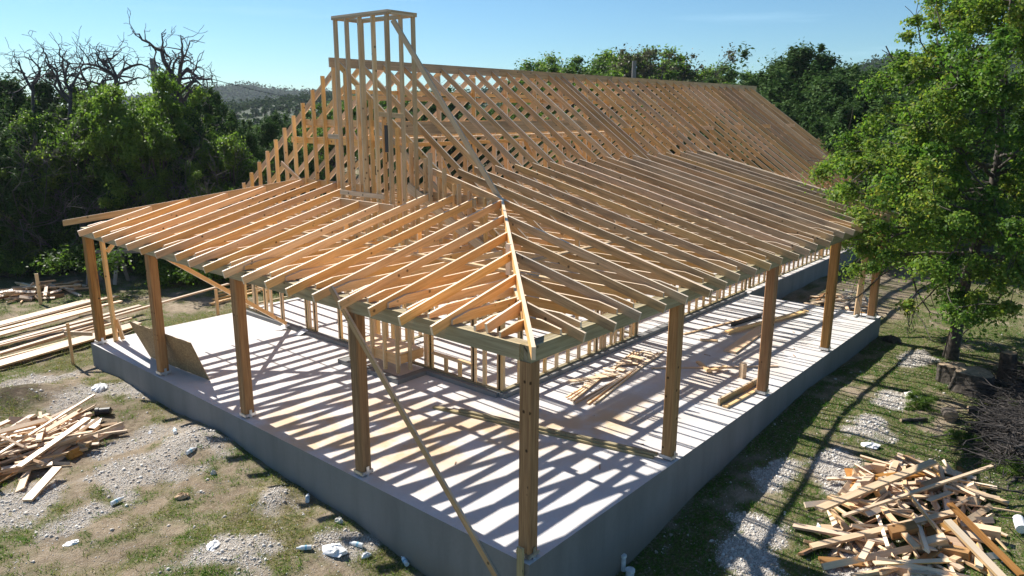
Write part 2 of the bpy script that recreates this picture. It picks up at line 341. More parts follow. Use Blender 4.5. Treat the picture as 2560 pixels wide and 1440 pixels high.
# ------------------------------------------------------------------ house frame
D = 3.56; SL = .247; Z0 = 2.762; YB = 5.19; YR = 8.12; ZR = 6.13; S2 = .705; XE = 24.52; XP = 14.09; YF = 12.66; OC = .583
SPX, SPY = 14.2, 12.62                       # porch slab ends
T, H4, H6, H8 = .035, .085, .122, .175
lowz = lambda d: Z0+SL*d
steep = lambda y: ZR-.03-S2*abs(y-YR)
house = empty('timber_house_frame', (0, 0, 0), 'unfinished wooden house frame with bare rafters and stud walls on a grey concrete slab', 'house frame')
# slab: top sheet with many vertices for the dust mask
def slab_mesh():
    mb_v, mb_f, dust = [], [], []
    outline = [(-.14, -.14), (SPX, -.14), (SPX, D-.1), (XE+.1, D-.1), (XE+.1, YF+.1), (D-.1, YF+.1), (D-.1, SPY), (-.14, SPY)]
    return outline
ol = slab_mesh()
def patch(x0, x1, y0, y1, z, st=.12):
    a = np.linspace(x0, x1, max(2, int((x1-x0)/st))); b = np.linspace(y0, y1, max(2, int((y1-y0)/st)))
    A, B = np.meshgrid(a, b, indexing='ij'); i = np.arange(A.size).reshape(A.shape)
    f = np.stack([i[:-1, :-1], i[1:, :-1], i[1:, 1:], i[:-1, 1:]], -1).reshape(-1, 4)
    return np.stack([A, B, np.full_like(A, z)], -1).reshape(-1, 3), f
V, FF, off = [], [], 0
for a in [(-.14, SPX, -.14, D-.1), (-.14, D-.1, D-.1, SPY), (D-.1, XE+.1, D-.1, YF+.1)]:
    v_, f_ = patch(*a, 0.0 if a[3] != YF+.1 else 0.0); V.append(v_); FF.append(f_+off); off += len(v_)
V = np.concatenate(V); FF = np.concatenate(FF)
x_, y_ = V[:, 0], V[:, 1]
dust = np.clip(.12+1.35*blob(x_, y_, 1.0, 4.3, 1.3, 1.9, .5)+.8*blob(x_, y_, 2.6, 2.4, 1.6, .6, -.3)+.7*blob(x_, y_, 4.0, 1.4, 1.4, .5)+.35*blob(x_, y_, 8, 1.2, 3, 1), 0, 1)
link('slab_top', fast_mesh('slab_top', V, FF, attrs={'dust': dust}), M['slab'], house)
mb = MB()
for i in range(len(ol)):
    (xa, ya), (xb, yb) = ol[i], ol[(i+1) % len(ol)]
    n = max(2, int(math.hypot(xb-xa, yb-ya)/.5))
    for k in range(n):
        p0 = (xa+(xb-xa)*k/n, ya+(yb-ya)*k/n); p1 = (xa+(xb-xa)*(k+1)/n, ya+(yb-ya)*(k+1)/n)
        b = len(mb.v)
        j0 = random.Random(int(p0[0]*977+p0[1]*131)).uniform(-.006, .006); j1 = random.Random(int(p1[0]*977+p1[1]*131)).uniform(-.006, .006)
        mb.v += [np.array((*p0, -1.7)), np.array((*p1, -1.7)), np.array((*p1, -.0)), np.array((*p0, -.0))]; mb.r += [0]*4
        mb.f.append([b, b+1, b+2, b+3]); mb.uv.append([(0, 0)]*4)
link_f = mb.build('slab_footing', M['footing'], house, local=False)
# low concrete curb under the outer walls
mb = MB()
cw = .16
for p0, p1 in [((D-.06, D-.05), (XP, D-.05)), ((D-.05, D+.03), (D-.05, 5.5)), ((D-.05, 7.35), (D-.05, YF))]:
    mb.board((*p0, .045), (*p1, .045), cw, .09)
mb.board((2.78, 5.45, .045), (2.78, 7.35, .045), .16, .09); mb.board((2.86, 5.53, .045), (3.6, 5.53, .045), .16, .088); mb.board((2.86, 7.27, .045), (3.6, 7.27, .045), .16, .088)
mb.build('concrete_curb', M['footing'], house, local=False)
# posts
def postz(x, y, h=2.44):
    m_ = MB(); c = .018; a = .087
    prof = [(-a+c, -a), (a-c, -a), (a, -a+c), (a, a-c), (a-c, a), (-a+c, a), (-a, a-c), (-a, -a+c)]
    m_.prism([(x+q[0], y+q[1], .03+(h-.03)/2) for q in prof], (0, 0, h-.03), grain=(0, 0, 1)) if False else None
    r = random.random()
    v0 = [np.array((x+q[0], y+q[1], .03)) for q in prof]; v1 = [np.array((x+q[0], y+q[1], h)) for q in prof]
    m_.v = v0+v1; m_.r = [r]*16
    for i in range(8):
        j = (i+1) % 8; m_.f.append([i, j, j+8, i+8]); w0 = i*.07
        m_.uv.append([(.03, w0), (.03, w0+.16 if i % 2 == 0 else w0+.02), (h, w0+.16 if i % 2 == 0 else w0+.02), (h, w0)])
    m_.f.append(list(range(8, 16))); m_.uv.append([(q[0], q[1]) for q in prof]); m_.f.append(list(range(7, -1, -1))); m_.uv.append([(q[0], q[1]) for q in prof])
    po = m_.build('porch_post', M['post'], house)
    b_ = MB(); b_.board((x-.1, y, .055), (x+.1, y, .055), .204, .05); b_.board((x, y, .012), (x+.001, y, .012), .15, .024)
    b_.board((x, y-.101, .075), (x, y-.105, .075), .05, .15)
    base = b_.build('post_base', M['steel'], None); base.parent = po; base.location = Vector(base.location)-Vector(po.location)
    return po
for x in (0, 3.36, 6.89, 10.34, 13.83): postz(x, 0)
for y in (3.08, 6.225, 9.37, 12.41): postz(0, y)
# beams (three boards side by side)
for i, yy in enumerate((-.055, 0, .055)):
    for a, b in ((-.075, 6.9), (6.903, SPX-.05)): one('porch_beam', M['treated'], house, (a, yy, 2.535), (b, yy, 2.535), .052, .188)
for xx in (-.055, 0, .055):
    for a, b in ((.085, 6.2), (6.203, SPY-.1)): one('porch_beam', M['treated'], house, (xx-.075*0, a, 2.533), (xx, b, 2.533), .052, .188)
for a, b in ((.085, D),): one('porch_beam', M['treated'], house, (a, SPY-.15, 2.53), (b, SPY-.15, 2.53), .052, .186)
# helper for sloped members with plumb cuts: pts are (horizontal, z) pairs
def rafter(name, mat, axis, fix, a, za, b, zb, h, w=T, parent=house, drop=0, rnd=None, sq=False):
    L = math.hypot(b-a, zb-za); c = abs(b-a)/L; hv = h/c
    s = (zb-za)/L*h if sq else 0; sgn = 1 if b > a else -1
    if sq: prof = [(a, za), (b, zb), (b, zb-hv), (a+sgn*(zb-za)/L*h, za-h*c)]
    else: prof = [(a, za), (b, zb), (b, zb-hv), (a, za-hv)]
    P = [((fix, q[0], q[1]-drop) if axis == 'y' else (q[0], fix, q[1]-drop)) for q in prof]
    m_ = MB(); m_.prism(P, (w, 0, 0) if axis == 'y' else (0, w, 0), rnd=rnd)
    return m_.build(name, mat, parent)
def joist(name, mat, axis, fix, a, b, z, h, hipclip=.13):
    sgn = 1 if b > a else -1
    prof = [(a, z), (b, z), (b, z+h), (a+sgn*.30, z+h), (a, z+h*.52)]
    P = [((fix, q[0], q[1]) if axis == 'y' else (q[0], fix, q[1])) for q in prof]
    m_ = MB(); m_.prism(P, (T, 0, 0) if axis == 'y' else (0, T, 0)); return m_.build(name, mat, house)
rr = random.Random(3)
# right porch roof
xsr = [.60, 1.19, 1.78, 2.37, 2.96] + [3.56+OC*k for k in range(0, 19)]
for i, x in enumerate(xsr):
    tail = rr.uniform(.30, .40)+(.10 if i in (5,) else 0)
    if x > 9: tail *= .75
    top = x-.05 if x < 3.5 else (YB if x != 3.56 else YB+.02)
    if x < 3.5: rafter('porch_rafter', M['roof'], 'y', x, -tail, lowz(-tail), top, lowz(top), H6, sq=True)
    else: rafter('porch_rafter', M['roof'], 'y', x, -tail, lowz(-tail), top+rr.uniform(-.05, .12), lowz(top), H6, sq=True)
rafter('porch_rafter', M['roof'], 'y', 3.56+T+.003, -.42, lowz(-.42), YB+.3, lowz(YB+.3), H6, sq=True)
for dx_ in (0, T+.004): rafter('porch_rafter', M['roof'], 'y', XP+dx_, -.28, lowz(-.28), YB, lowz(YB), H6, sq=True)
for k in range(35):
    x = .50+.3925*k; b = min(D-.05, x-.08) if x < 3.5 else D-.05
    if x > XP: break
    for xr in xsr:
        if abs(xr-x) < T+.006: x = xr+(T+.005)*(1 if x >= xr else -1)
    if b > .3: joist('ceiling_joist', M['pine'], 'y', x, -.05, b, 2.632, H6)
# left porch roof
ysl = [.62+.5865*k for k in range(20)]
for i, y in enumerate(ysl):
    tail = rr.uniform(.30, .42)
    if y < D: top = y-.04
    elif y > 9.4: top = max(.12, 9.37+D-y)
    elif 5.5 < y < 7.35: top = 2.74
    else: top = D-.03
    if y < .7: tail = .05
    rafter('porch_rafter', M['pine'], 'x', y, -tail, lowz(-tail), top, lowz(top), H6, sq=True)

for k in range(31):
    y = .40+.3925*k
    for yr_ in ysl:
        if abs(yr_-y) < T+.006: y = yr_+(T+.005)*(1 if y >= yr_ else -1)
    jb = min(D-.05, y) if y < D else D-.05
    if 5.5 < y < 7.3: jb = 2.75
    if jb > .35: joist('ceiling_joist', M['pine'], 'x', y, -.05, jb, 2.632, H6)
# back jacks of the left end hip
for k in range(4):
    x = .75+.62*k
    if x < D-.1: rafter('porch_rafter', M['pine'], 'y', x, SPY+.25, lowz(-.33), 9.37+D-x+.04, lowz(x)-.01, H6)
# hips
def hip(p0, p1, h, w):
    m_ = MB(); p0 = np.array(p0); p1 = np.array(p1); d = p1-p0; hd = np.array((d[0], d[1], 0)); hd /= np.linalg.norm(hd); sd = np.cross(hd, (0, 0, 1.0))
    m_.prism([p0, p1, p1-np.array((0, 0, h)), p0-np.array((0, 0, h*.8))], sd*w); m_.build('hip_rafter', M['pine'], house)
e = .27; hip((-e, -e, lowz(-e)+.02), (D+.02, D+.02, lowz(D)+.02), .18, .045)
e = .20; hip((-e, 9.37+D+e, lowz(-e)+.02), (D, 9.37, lowz(D)+.02), .16, .04)
one('hip_joist', M['pine'], house, (.1, .1, 2.70), (2.6, 2.6, 2.70), T, .10)
# ledger and chimney header
one('ledger_board', M['roof'], house, (D-.03+.025, 3.5, lowz(D)-.09), (D-.005, 5.62, lowz(D)-.09), T, H8)
one('ledger_board', M['pine'], house, (D-.005, 7.2, lowz(D)-.09), (D-.005, 9.45, lowz(D)-.09), T, H8)
one('chimney_header', M['pine'], house, (2.77, 5.5, lowz(2.77)-.085), (2.77, 7.32, lowz(2.77)-.085), T, .17)
# strongbacks on the joists
one('strongback', M['chim'], house, (2.16, 1.2, 2.787), (2.16, 5.4, 2.787), H4, T)
one('strongback', M['chim'], house, (2.2, 5.42, 2.787), (2.16, 9.6, 2.787), H4, T)
one('strongback', M['chim'], house, (3.0, 2.45, 2.787), (8.2, 2.45, 2.787), H4, T)
one('strongback', M['chim'], house, (8.25, 2.42, 2.787), (14.0, 2.45, 2.787), H4, T)
for x in (4.3, 7.0, 9.9, 12.2):   # short props from the joists up to the rafters
    one('roof_prop', M['pine'], house, (x+.05, 2.5, 2.8), (x+.05, 2.5, lowz(2.5)-.13), T, H4, up=(0, 1, 0))
for y in (4.2, 6.2, 8.4):
    one('roof_prop', M['pine'], house, (2.25, y+.05, 2.8), (2.25, y+.05, lowz(2.25)-.13), T, H4, up=(1, 0, 0))
one('roof_prop', M['pine'], house, (1.92, 1.98, 2.80), (1.92, 1.98, lowz(1.9)+.03), H4, T, up=(1, 0, 0))
# main roof
ridge_top = ZR+.03
for a, b in ((3.42, 8.6), (8.603, 13.8), (13.803, 19.1), (19.103, XE+.1)): one('ridge_board', M['roofhi'], house, (a, YR, ridge_top-.095), (b, YR, ridge_top-.095), T, .19)
xm = [3.66+OC*k for k in range(36)]
for i, x in enumerate(xm):
    low = D-.03 if x < XP else 3.18+rr.uniform(-.03, .03)
    rafter('main_rafter', M['roofhi'], 'y', x, low, steep(low), YR-.02, steep(YR-.02), H6, sq=True)
    low = YF+.36+rr.uniform(-.03, .03)
    rafter('main_rafter', M['pine'] if i % 3 else M['roofhi'], 'y', x, low, steep(low), YR+.02, steep(YR+.02), H6, sq=True)
for k in range(53):
    x = 3.80+.3925*k; one('main_ceiling_joist', M['pine'], house, (x, D-.02, 2.668), (x, YF, 2.668), T*.98, .132)
# doubled hip-side rafter seen where the loft beam stops
rafter('main_rafter', M['roofhi'], 'y', 10.65+.34, D, steep(D), YR-.02, steep(YR-.02), H6)
for i, x in enumerate(xm):
    if i % 2 == 1 and x > 4:
        z = 5.38; d = (steep(YR)-z)/S2
        one('collar_tie', M['pine'], house, (x+T+.004, YR-d-.03, z), (x+T+.004, YR+d+.03, z), T, H4)
    if x > 11.8 and i % 4 == 2:
        z = 4.62; d = (steep(YR)-z)/S2
        one('collar_tie', M['pine'], house, (x-T-.004, YR-d-.05, z), (x-T-.004, YR-d+.5, z), T, H6)
# purlins, loft beam and struts
one('loft_beam', M['roof'], house, (3.6, 6.80, 4.76), (11.9, 6.80, 4.76), .09, .26)
one('loft_plate', M['pine'], house, (3.6, 6.86, 4.56), (11.9, 6.86, 4.56), .14, T)
one('loft_plate', M['pine'], house, (3.6, 6.98, 4.42), (11.9, 6.98, 4.42), T, H4)
one('loft_beam', M['roof'], house, (3.7, 9.45, 4.80), (24.2, 9.45, 4.80), T, H6)
one('loft_plate', M['roofhi'], house, (3.7, 9.9, 4.45), (24.2, 9.9, 4.45), T, H6)
one('loft_plate', M['pine'], house, (3.7, YR+.1, 5.50), (24.2, YR+.1, 5.50), T, H4)
for k in range(9):
    x = 4.1+.97*k; one('loft_post', M['pine'], house, (x, 6.84, 2.78), (x, 6.84, 4.40), T, H6, up=(0, 1, 0))
for k in range(16):
    x = 4.8+1.2*k
    one('roof_strut', M['pine'], house, (x+.06, 8.12, 2.78), (x+.06, 9.40, 4.72), T, H6, up=(0, 0, 1))
    one('roof_strut', M['pine'], house, (x+.5, 8.12, 2.78), (x+.5, 8.16, 5.9), T, H6, up=(0, 1, 0))
    if x > 11: one('roof_strut', M['pine'], house, (x+.06, 8.05, 2.78), (x+.06, 6.0, 4.4), T, H6, up=(0, 0, 1))
# fascia-less eaves: plates at the right end
one('end_rafter_brace', M['pine'], house, (XE, 3.2, 2.62), (XE, 5.4, 4.1), T, H6)
# gable wall (plane x = D)
gy = [8.17+.385*k for k in range(11)]+[8.17-.385*k for k in range(1, 12)]
for y in gy:
    if 5.3 < y < 7.3: top = min(steep(y)+.02, 9)
    else: top = steep(y)+.02
    if y < YB: top = lowz(y)-.10
    one('gable_stud', M['stud'], house, (D-.01+.06*0, y, 2.70), (D-.01, y, top), T, H4, up=(1, 0, 0))
for z, d in ((4.86, 1.33), (4.475, 1.9)): one('gable_band', M['pine'], house, (D+.055, YR-d+.1, z), (D+.055, YR+d-.1, z), T*.9, .13)
for s in (1,): rafter('gable_rake', M['chim'], 'y', D+.055, D+.1, steep(D+.1)-.30, YR-1.2, steep(YR-1.2)-.32, H4)
one('gable_brace', M['chim'], house, (D-.08, 5.9, 3.7), (D-.08, 3.95, 2.75), T, H8)
one('gable_brace', M['pine'], house, (D-.075, 10.2, 3.95), (D-.075, 9.4, 3.55), T, H4)
for k in range(5):
    y = 3.75+.37*k; one('gable_cripple', M['chim'], house, (D-.11, y, 3.45), (D-.11, y, max(3.6, steep(y)+.30)), T, H4, up=(1, 0, 0))
# stud walls: studs beyond the hundred that show most are one part
stud_list = []; plates = []
def wall(A, B, z0=.09, z1=2.55, sp=.40, openings=(), extra=(), rank=0, phase=.02):
    A = np.array(A, float); B = np.array(B, float); L = np.linalg.norm(B-A); d = (B-A)/L
    up = (d[0], d[1], 0)
    def P(s, z): return (A[0]+d[0]*s, A[1]+d[1]*s, z)
    used = []
    def st(s, a, b):
        if s < -.03 or s > L+.03: return
        for q_ in used:
            if abs(q_-s) < .0395: return
        used.append(s); stud_list.append((rank, P(s, a), P(s, b), up))
    for s0, s1, sill, head in openings:
        if sill > .1:
            plates.append((rank, P(s0+.02, sill), P(s1-.02, sill))); s = s0+.35
            while s < s1-.1: st(s, z0+T, sill-T/2); s += .38
        if head < z1-.2: plates.append((rank, P(s0+.02, head), P(s1-.02, head))); plates.append((rank, P(s0+.02, head+.12), P(s1-.02, head+.12)))
        for s in (s0, s1): st(s, z0+T, z1)
        st(s0-.045, z0+T, z1); st(s1+.045, z0+T, z1)
    s = phase
    while s < L:
        if not any(s0-.12 < s < s1+.12 for s0, s1, _, _ in openings): st(s, z0+T, z1)
        s += sp
    for s in extra: st(s, z0+T, z1)
    cuts = [0]+[c for s0, s1, sill, _ in openings if sill < .1 for c in (s0, s1)]+[L]
    for a, b in zip(cuts[::2], cuts[1::2]):
        if b-a > .05: plates.append((rank, P(a, z0+T/2), P(b, z0+T/2)))
    plates.append((rank, P(0, z1+T/2), P(L, z1+T/2))); plates.append((rank, P(0, z1+T*1.5+.001), P(L, z1+T*1.5+.001)))
wall((D, D), (D, YF), openings=((.72, 1.85, .45, 2.2), (4.85, 5.75, 0, 2.1), (6.12, 7.12, 0, 2.1), (7.9, 8.3, .75, 2.1)), extra=(.06, .42, 6.0), phase=.02)
wall((D, D), (XE, D), openings=((.55, 3.02, .45, 2.2), (4.7, 6.35, 0, 2.15), (10.7, 10.95, 0, 2.4)), extra=(3.38, 3.8, 4.1, 4.42, 4.6), sp=.40, phase=.04)
wall((D, YF), (XE, YF), rank=2)
wall((XE, D), (XE, YF), rank=2)
for x_p, r_ in ((8.3, 1), (12.8, 1), (17.2, 2), (21, 2)): wall((x_p, D+.1), (x_p, YF-.1), openings=((2.2, 3.1, 0, 2.1),), rank=r_)
wall((D+.1, 7.2), (8.2, 7.2), openings=((1.6, 2.5, 0, 2.1),), rank=1); wall((8.4, 8.6), (XE, 8.6), openings=((2.6, 3.5, 0, 2.1), (8.6, 9.5, 0, 2.1)), rank=1); wall((5.9, 7.3), (5.9, YF-.1), rank=1, openings=((2.2, 3.1, 0, 2.1),))
stud_list.sort(key=lambda q: (q[0], math.hypot(q[1][0]-CAM[0], q[1][1]-CAM[1])))
for k, (r_, a, b, up) in enumerate(stud_list[:100]): one('wall_stud', M['stud'], house, a, b, T, H4, up=up)
m_ = MB()
for r_, a, b, up in stud_list[100:]: m_.board(a, b, T, H4, up=up)
tag(m_.build('wall_studs', M['stud'], house, local=False), kind='stuff')
for r_, a, b in plates: one('wall_plate', M['treated'] if a[2] < .2 else M['stud'], house, a, b, H4, T)
# ------------------------------------------------------------------ chimney
ch = MB(); CX0, CX1, CY0, CY1, CT = 2.87, 3.50, 5.64, 7.16, 6.76
def cst(x, y, up, z0=.13, z1=CT, w=T): return one('chimney_stud', M['chim'], house, (x, y, z0), (x, y, z1), w, H4, up=up)
for y in (CY0+.02, CY0+.40, CY0+.78, CY1-.36, CY1-.02): cst(CX0+.02, y, (1, 0, 0), w=.034)
for y in (CY0+.02, CY0+.76, CY1-.02): cst(CX1, y, (1, 0, 0), z0=2.8, w=.034)
cst((CX0+CX1)/2, CY0, (0, 1, 0), w=.034)
for z in (CT+T/2, CT+1.5*T+.001):
    w2 = 0.0 if z < CT+T else .001
    one('chimney_plate', M['chim'], house, (CX0+.02, CY0-.045, z), (CX0+.02, CY1+.045, z), H4+w2, T); one('chimney_plate', M['chim'], house, (CX1, CY0-.045, z), (CX1, CY1+.045, z), H4+w2, T)
    one('chimney_plate', M['chim'], house, (CX0+.065, CY0, z), (CX1-.045, CY0, z), H4, T); one('chimney_plate', M['chim'], house, (CX0+.065, CY1, z), (CX1-.045, CY1, z), H4, T)
one('chimney_blocking', M['chim'], house, (CX0+.02, CY1+.36, 4.62), (CX0+.02, CY1-.02, 4.62), T, H4)
one('chimney_blocking', M['chim'], house, (CX0+.3, CY0-.05, 5.02), (CX0+.3, CY0+.75, 5.06), T, H4)
one('chimney_blocking', M['chim'], house, (CX0-.03, CY0+.2, 3.56), (CX0-.03, CY1, 3.56), T, H4)
one('chimney_flue', M['black'], house, (CX0-.012, CY0+.10, 4.38), (CX0-.012, CY0+.10, 4.86), .012, .085, up=(0, 1, 0))
one('firebox_platform', M['pine'], house, (3.2, CY0+.05, .50), (3.2, CY1-.05, .50), .62, .03)
for q in (((CX0+.06, CY0, .38), (CX0+.06, CY1, .38)), ((CX0+.09, CY0+.07, .38), (3.6, CY0+.07, .38)), ((CX0+.09, CY1-.07, .38), (3.6, CY1-.07, .38))): one('firebox_rim', M['pine'], house, *q, T, .19)
# long braces
one('diagonal_brace', M['roof'], house, (-.15, 3.42, 2.75), (-.15, .02, -.72), T, H4, up=(0, 1, .6))
one('corner_stake', M['treated'], house, (-.17, -.03, -1.25), (-.17, -.03, .20), T, H4, up=(0, 1, 0))
one('diagonal_brace', M['pine'], house, (.10, 9.25, 2.45), (3.42, 10.35, .12), T, H4, up=(0, 0, 1))
one('chimney_brace', M['chim'], house, (CX0+.10, CY0-.05, 6.66), (3.72, 3.70, 3.55), .05, H4, up=(0, 0, 1))
one('temporary_post', M['stud'], house, (.30, 12.36, .0), (.24, 12.30, 2.44), .05, .14, up=(1, 1, 0))
one('temporary_brace', M['pine'], house, (.34, 12.34, 2.05), (.62, 12.1, 2.5), T, H4)
one('temporary_brace', M['pine'], house, (.42, 12.28, .02), (.36, 12.36, .5), T, H4)
one('temporary_post', M['stud'], house, (13.86, .36, .0), (13.86, .30, 2.44), .04, .15, up=(1, -1, 0))
one('temporary_brace', M['stud'], house, (14.0, 3.3, 2.3), (15.9, .4, 2.1), T, H6)
exec_after = True
# ------------------------------------------------------------------ loose things on the slab
def loose(name, mat, x0, y0, x1, y1, w, h, z, label, cat='board', group=None, z1=None):
    o = one(name, mat, None, (x0, y0, z+h/2), (x1, y1, (z if z1 is None else z1)+h/2), w, h); return tag(o, label, cat, group)
m_ = MB()      # strand board leaning on a post
BL, BR = np.array((.30, 10.62, .01)), np.array((.43, 8.36, .01)); TR, TL = np.array((.105, 8.30, .86)), np.array((.02, 10.80, .82))
nrm = np.cross(BR-BL, TL-BL); nrm /= np.linalg.norm(nrm); m_.prism([BL, BR, TR, TL], nrm*.012)
tag(m_.build('strand_board_sheet', M['osb']), 'brown strand board sheet leaning against the second porch post from the far left', 'board')
loose('treated_board', M['treated'], 2.36, 4.10, 3.22, .17, .09, .038, .004, 'long greenish treated board lying across the slab behind the corner post, lower of two', group='treated boards on the slab')
loose('treated_board', M['treated'], 2.50, 3.6, 3.26, .13, .075, .036, .044, 'long greenish treated board lying on top of another behind the corner post', group='treated boards on the slab')
loose('wide_plank', M['scrap'], 8.75, 1.50, 11.2, 1.72, .28, .038, .004, 'wide pine plank lying flat on the slab between the middle right posts')
loose('long_board', M['stud'], 10.0, 2.15, 13.2, 1.42, .14, .038, .045, 'long pine board crossing the end of the wide plank on the slab')
loose('black_level', M['black'], 10.75, 2.36, 12.05, 2.18, .07, .08, .004, 'black box level lying on the slab behind the wide plank', 'level')
loose('lath', M['scrap'], 9.3, 2.9, 11.9, 2.3, .05, .03, .004, 'thin pine lath beside the black level near the house wall')
loose('lath', M['scrap'], 6.7, 2.25, 8.55, .35, .045, .03, .004, 'thin pine lath lying across the slab towards the third right post')
loose('board_offcut', M['stud'], 9.15, 2.40, 9.33, 2.05, .09, .038, .004, 'short pine offcut alone between the lath and the wide plank')
loose('board_offcut', M['stud'], 7.70, 1.72, 7.30, 1.25, .09, .038, .004, 'short pine offcut meeting another at a corner on the slab')
loose('board_offcut', M['stud'], 7.22, 1.26, 7.70, 1.08, .07, .038, .044, 'thin pine offcut resting on the end of another offcut on the slab')
loose('wood_block', M['scrap'], 7.42, .66, 7.50, .62, .12, .30, .004, 'upright wooden block standing on the slab beside the third right post', 'block')
loose('edge_board', M['roof'], 5.80, .35, 7.35, .26, .04, .13, .004, 'brown board on edge leading to the third right post')
loose('edge_board', M['stud'], 5.78, .22, 7.3, .12, .10, .036, .004, 'flat pale board lying beside the brown board on edge')
for k in range(7):
    a = rr.uniform(-.25, .25); x0 = 4.2+rr.uniform(-.1, .3); y0 = 2.05+k*.09
    loose('lath', M['pine'], x0, y0, x0+3.3+rr.uniform(-.4, .3), y0+.45+a, .035, .03, .004+.003*k, 'thin pine lath in the loose bundle lying in front of the right window wall', group='bundle of laths on the slab')
for k in range(12):
    x0 = 5.1+k*.19+rr.uniform(-.05, .05); y0 = 2.66+rr.uniform(-.12, .12)
    an = rr.uniform(.8, 2.5); l = rr.uniform(.12, .36)
    loose('plywood_offcut', M['pine'], x0, y0, x0+l*math.cos(an), y0+l*math.sin(an), .20, .012, .035+.014*(k % 3), 'small orange wood piece in the row lying beside the lath bundle', 'offcut', 'row of orange offcuts on the slab')
loose('short_board', M['pine'], 4.9, 3.0, 5.9, 2.5, .12, .02, .05, 'short orange board slanting over the near end of the offcut row')
for k in range(16):
    x0 = rr.uniform(1, 12); y0 = rr.uniform(.4, 3.0)
    loose('wood_splinter', M['post'], x0, y0, x0+rr.uniform(-.12, .12)+.01, y0+rr.uniform(-.12, .12), .012, .008, .003, 'tiny brown wood splinter lying on the pale slab', 'splinter', 'wood splinters scattered on the slab')
loose('broom_bar', M['pvc'], 13.6, .34, 13.9, .34, .04, .04, .004, 'small pale block at the foot of the far right porch posts', 'block')
# teal plastic sheet pieces on the left curb
for i, (x, y) in enumerate(((3.38, 10.35), (3.42, 9.65))):
    m_ = MB(); m_.prism([(x-.25, y+.1, .01), (x+.05, y+.08, .10), (x+.06, y-.12, .10), (x-.15, y-.08, .02)], (0, 0, .003))
    tag(m_.build('plastic_strip', M['bottle']), ('torn pale blue plastic strip over the left curb by the brace foot', 'torn pale blue plastic strip over the left curb nearer the chimney')[i], 'plastic')

# ------------------------------------------------------------------ scrap piles
def pile(n, cx, cy, rx, ry, hmax, ang, spread, lmin, lmax, label, group, name='scrap_board', seed=1, big=0):
    q = random.Random(seed)
    for i in range(n):
        r_ = math.sqrt(q.random())*.95; t = q.uniform(0, 2*math.pi)
        x, y = cx+rx*r_*math.cos(t), cy+ry*r_*math.sin(t)
        l = q.uniform(lmin, lmax)*(1.0 if i % 5 else 1.5); a = ang+q.gauss(0, spread)
        z = float(gz(x, y))+.02+hmax*(1-r_**1.5)*q.random()**.8
        til = q.gauss(0, .07)*(1.6-r_); dx, dy, dz = math.cos(a)*l/2, math.sin(a)*l/2, l/2*til
        wdt = q.choice((.087, .087, .087, .135, .05)); th = q.choice((.036, .036, .02)); roll = q.gauss(0, .5)
        if q.random() < .12: wdt, th = .14, .14; dx *= .3; dy *= .3
        m_ = MB(); up = (math.sin(roll)*-math.sin(a), math.sin(roll)*math.cos(a), math.cos(roll))
        m_.board((x-dx, y-dy, z-dz), (x+dx, y+dy, z+dz), wdt, th, up=up)
        tag(m_.build(name, M['scrap'] if q.random() < .74 else (M['post'] if wdt > .1 else M['pine'])), label, 'scrap wood', group)
pile(150, 5.35, -3.0, 1.85, 1.15, .30, .15, 1.0, .35, 1.25, 'short pine offcut in the big scrap pile at the lower right', 'offcuts in the big right scrap pile', seed=5)
pile(105, -2.75, 8.95, 1.25, 1.15, .36, .15, .75, .4, 1.5, 'short pine offcut in the scrap pile by the left slab edge', 'offcuts in the left scrap pile', seed=8)
pile(60, 1.5, 21.0, 1.3, 1.0, .35, .2, .8, .4, 1.4, 'short pine offcut in the small pale pile near the left trees', 'offcuts in the far left scrap pile', seed=9)
pile(26, 16.6, 1.7, 1.7, 1.0, .15, .3, .9, .4, 1.4, 'short pine offcut strewn behind the far right corner post', 'offcuts behind the far right post', seed=12)
def gboard(p0, p1, w, h, lift, label, mat='scrap', name='scrap_board', cat='scrap wood', group=None):
    z0 = float(gz(*p0))+lift[0]; z1 = float(gz(*p1))+lift[1]
    return tag(one(name, M[mat], None, (*p0, z0), (*p1, z1), w, h), label, cat, group)
gboard((4.25, -1.98), (6.45, -3.0), .13, .038, (.35, .42), 'long pale board lying on top across the lower right scrap pile')
gboard((3.7, -2.1), (5.3, -3.55), .11, .038, (.10, .30), 'long pale board sloping down the near side of the right scrap pile')
gboard((4.35, -2.3), (6.6, -3.75), .05, .03, (.33, .5), 'thin pale strip lying over the right scrap pile')
gboard((4.1, -1.7), (4.3, -2.9), .12, .036, (.05, .12), 'board with a pointed end leaning on the left of the right scrap pile')
gboard((4.9, -3.5), (4.3, -4.3), .12, .038, (.35, .08), 'greyish board sloping off the near right of the big scrap pile', 'roof')
gboard((5.25, -3.45), (4.45, -4.45), .09, .038, (.42, .12), 'brown board crossing the near right of the big scrap pile', 'post')
gboard((-1.7, 8.6), (-3.0, 7.9), .12, .038, (.34, .18), 'pale board lying on top across the left scrap pile')
gboard((-3.3, 8.2), (-1.25, 9.5), .05, .03, (.3, .4), 'thin long strip across the left scrap pile')
gboard((-2.6, 7.45), (-3.2, 6.9), .14, .038, (.16, .03), 'short wide board sloping out of the near side of the left pile')
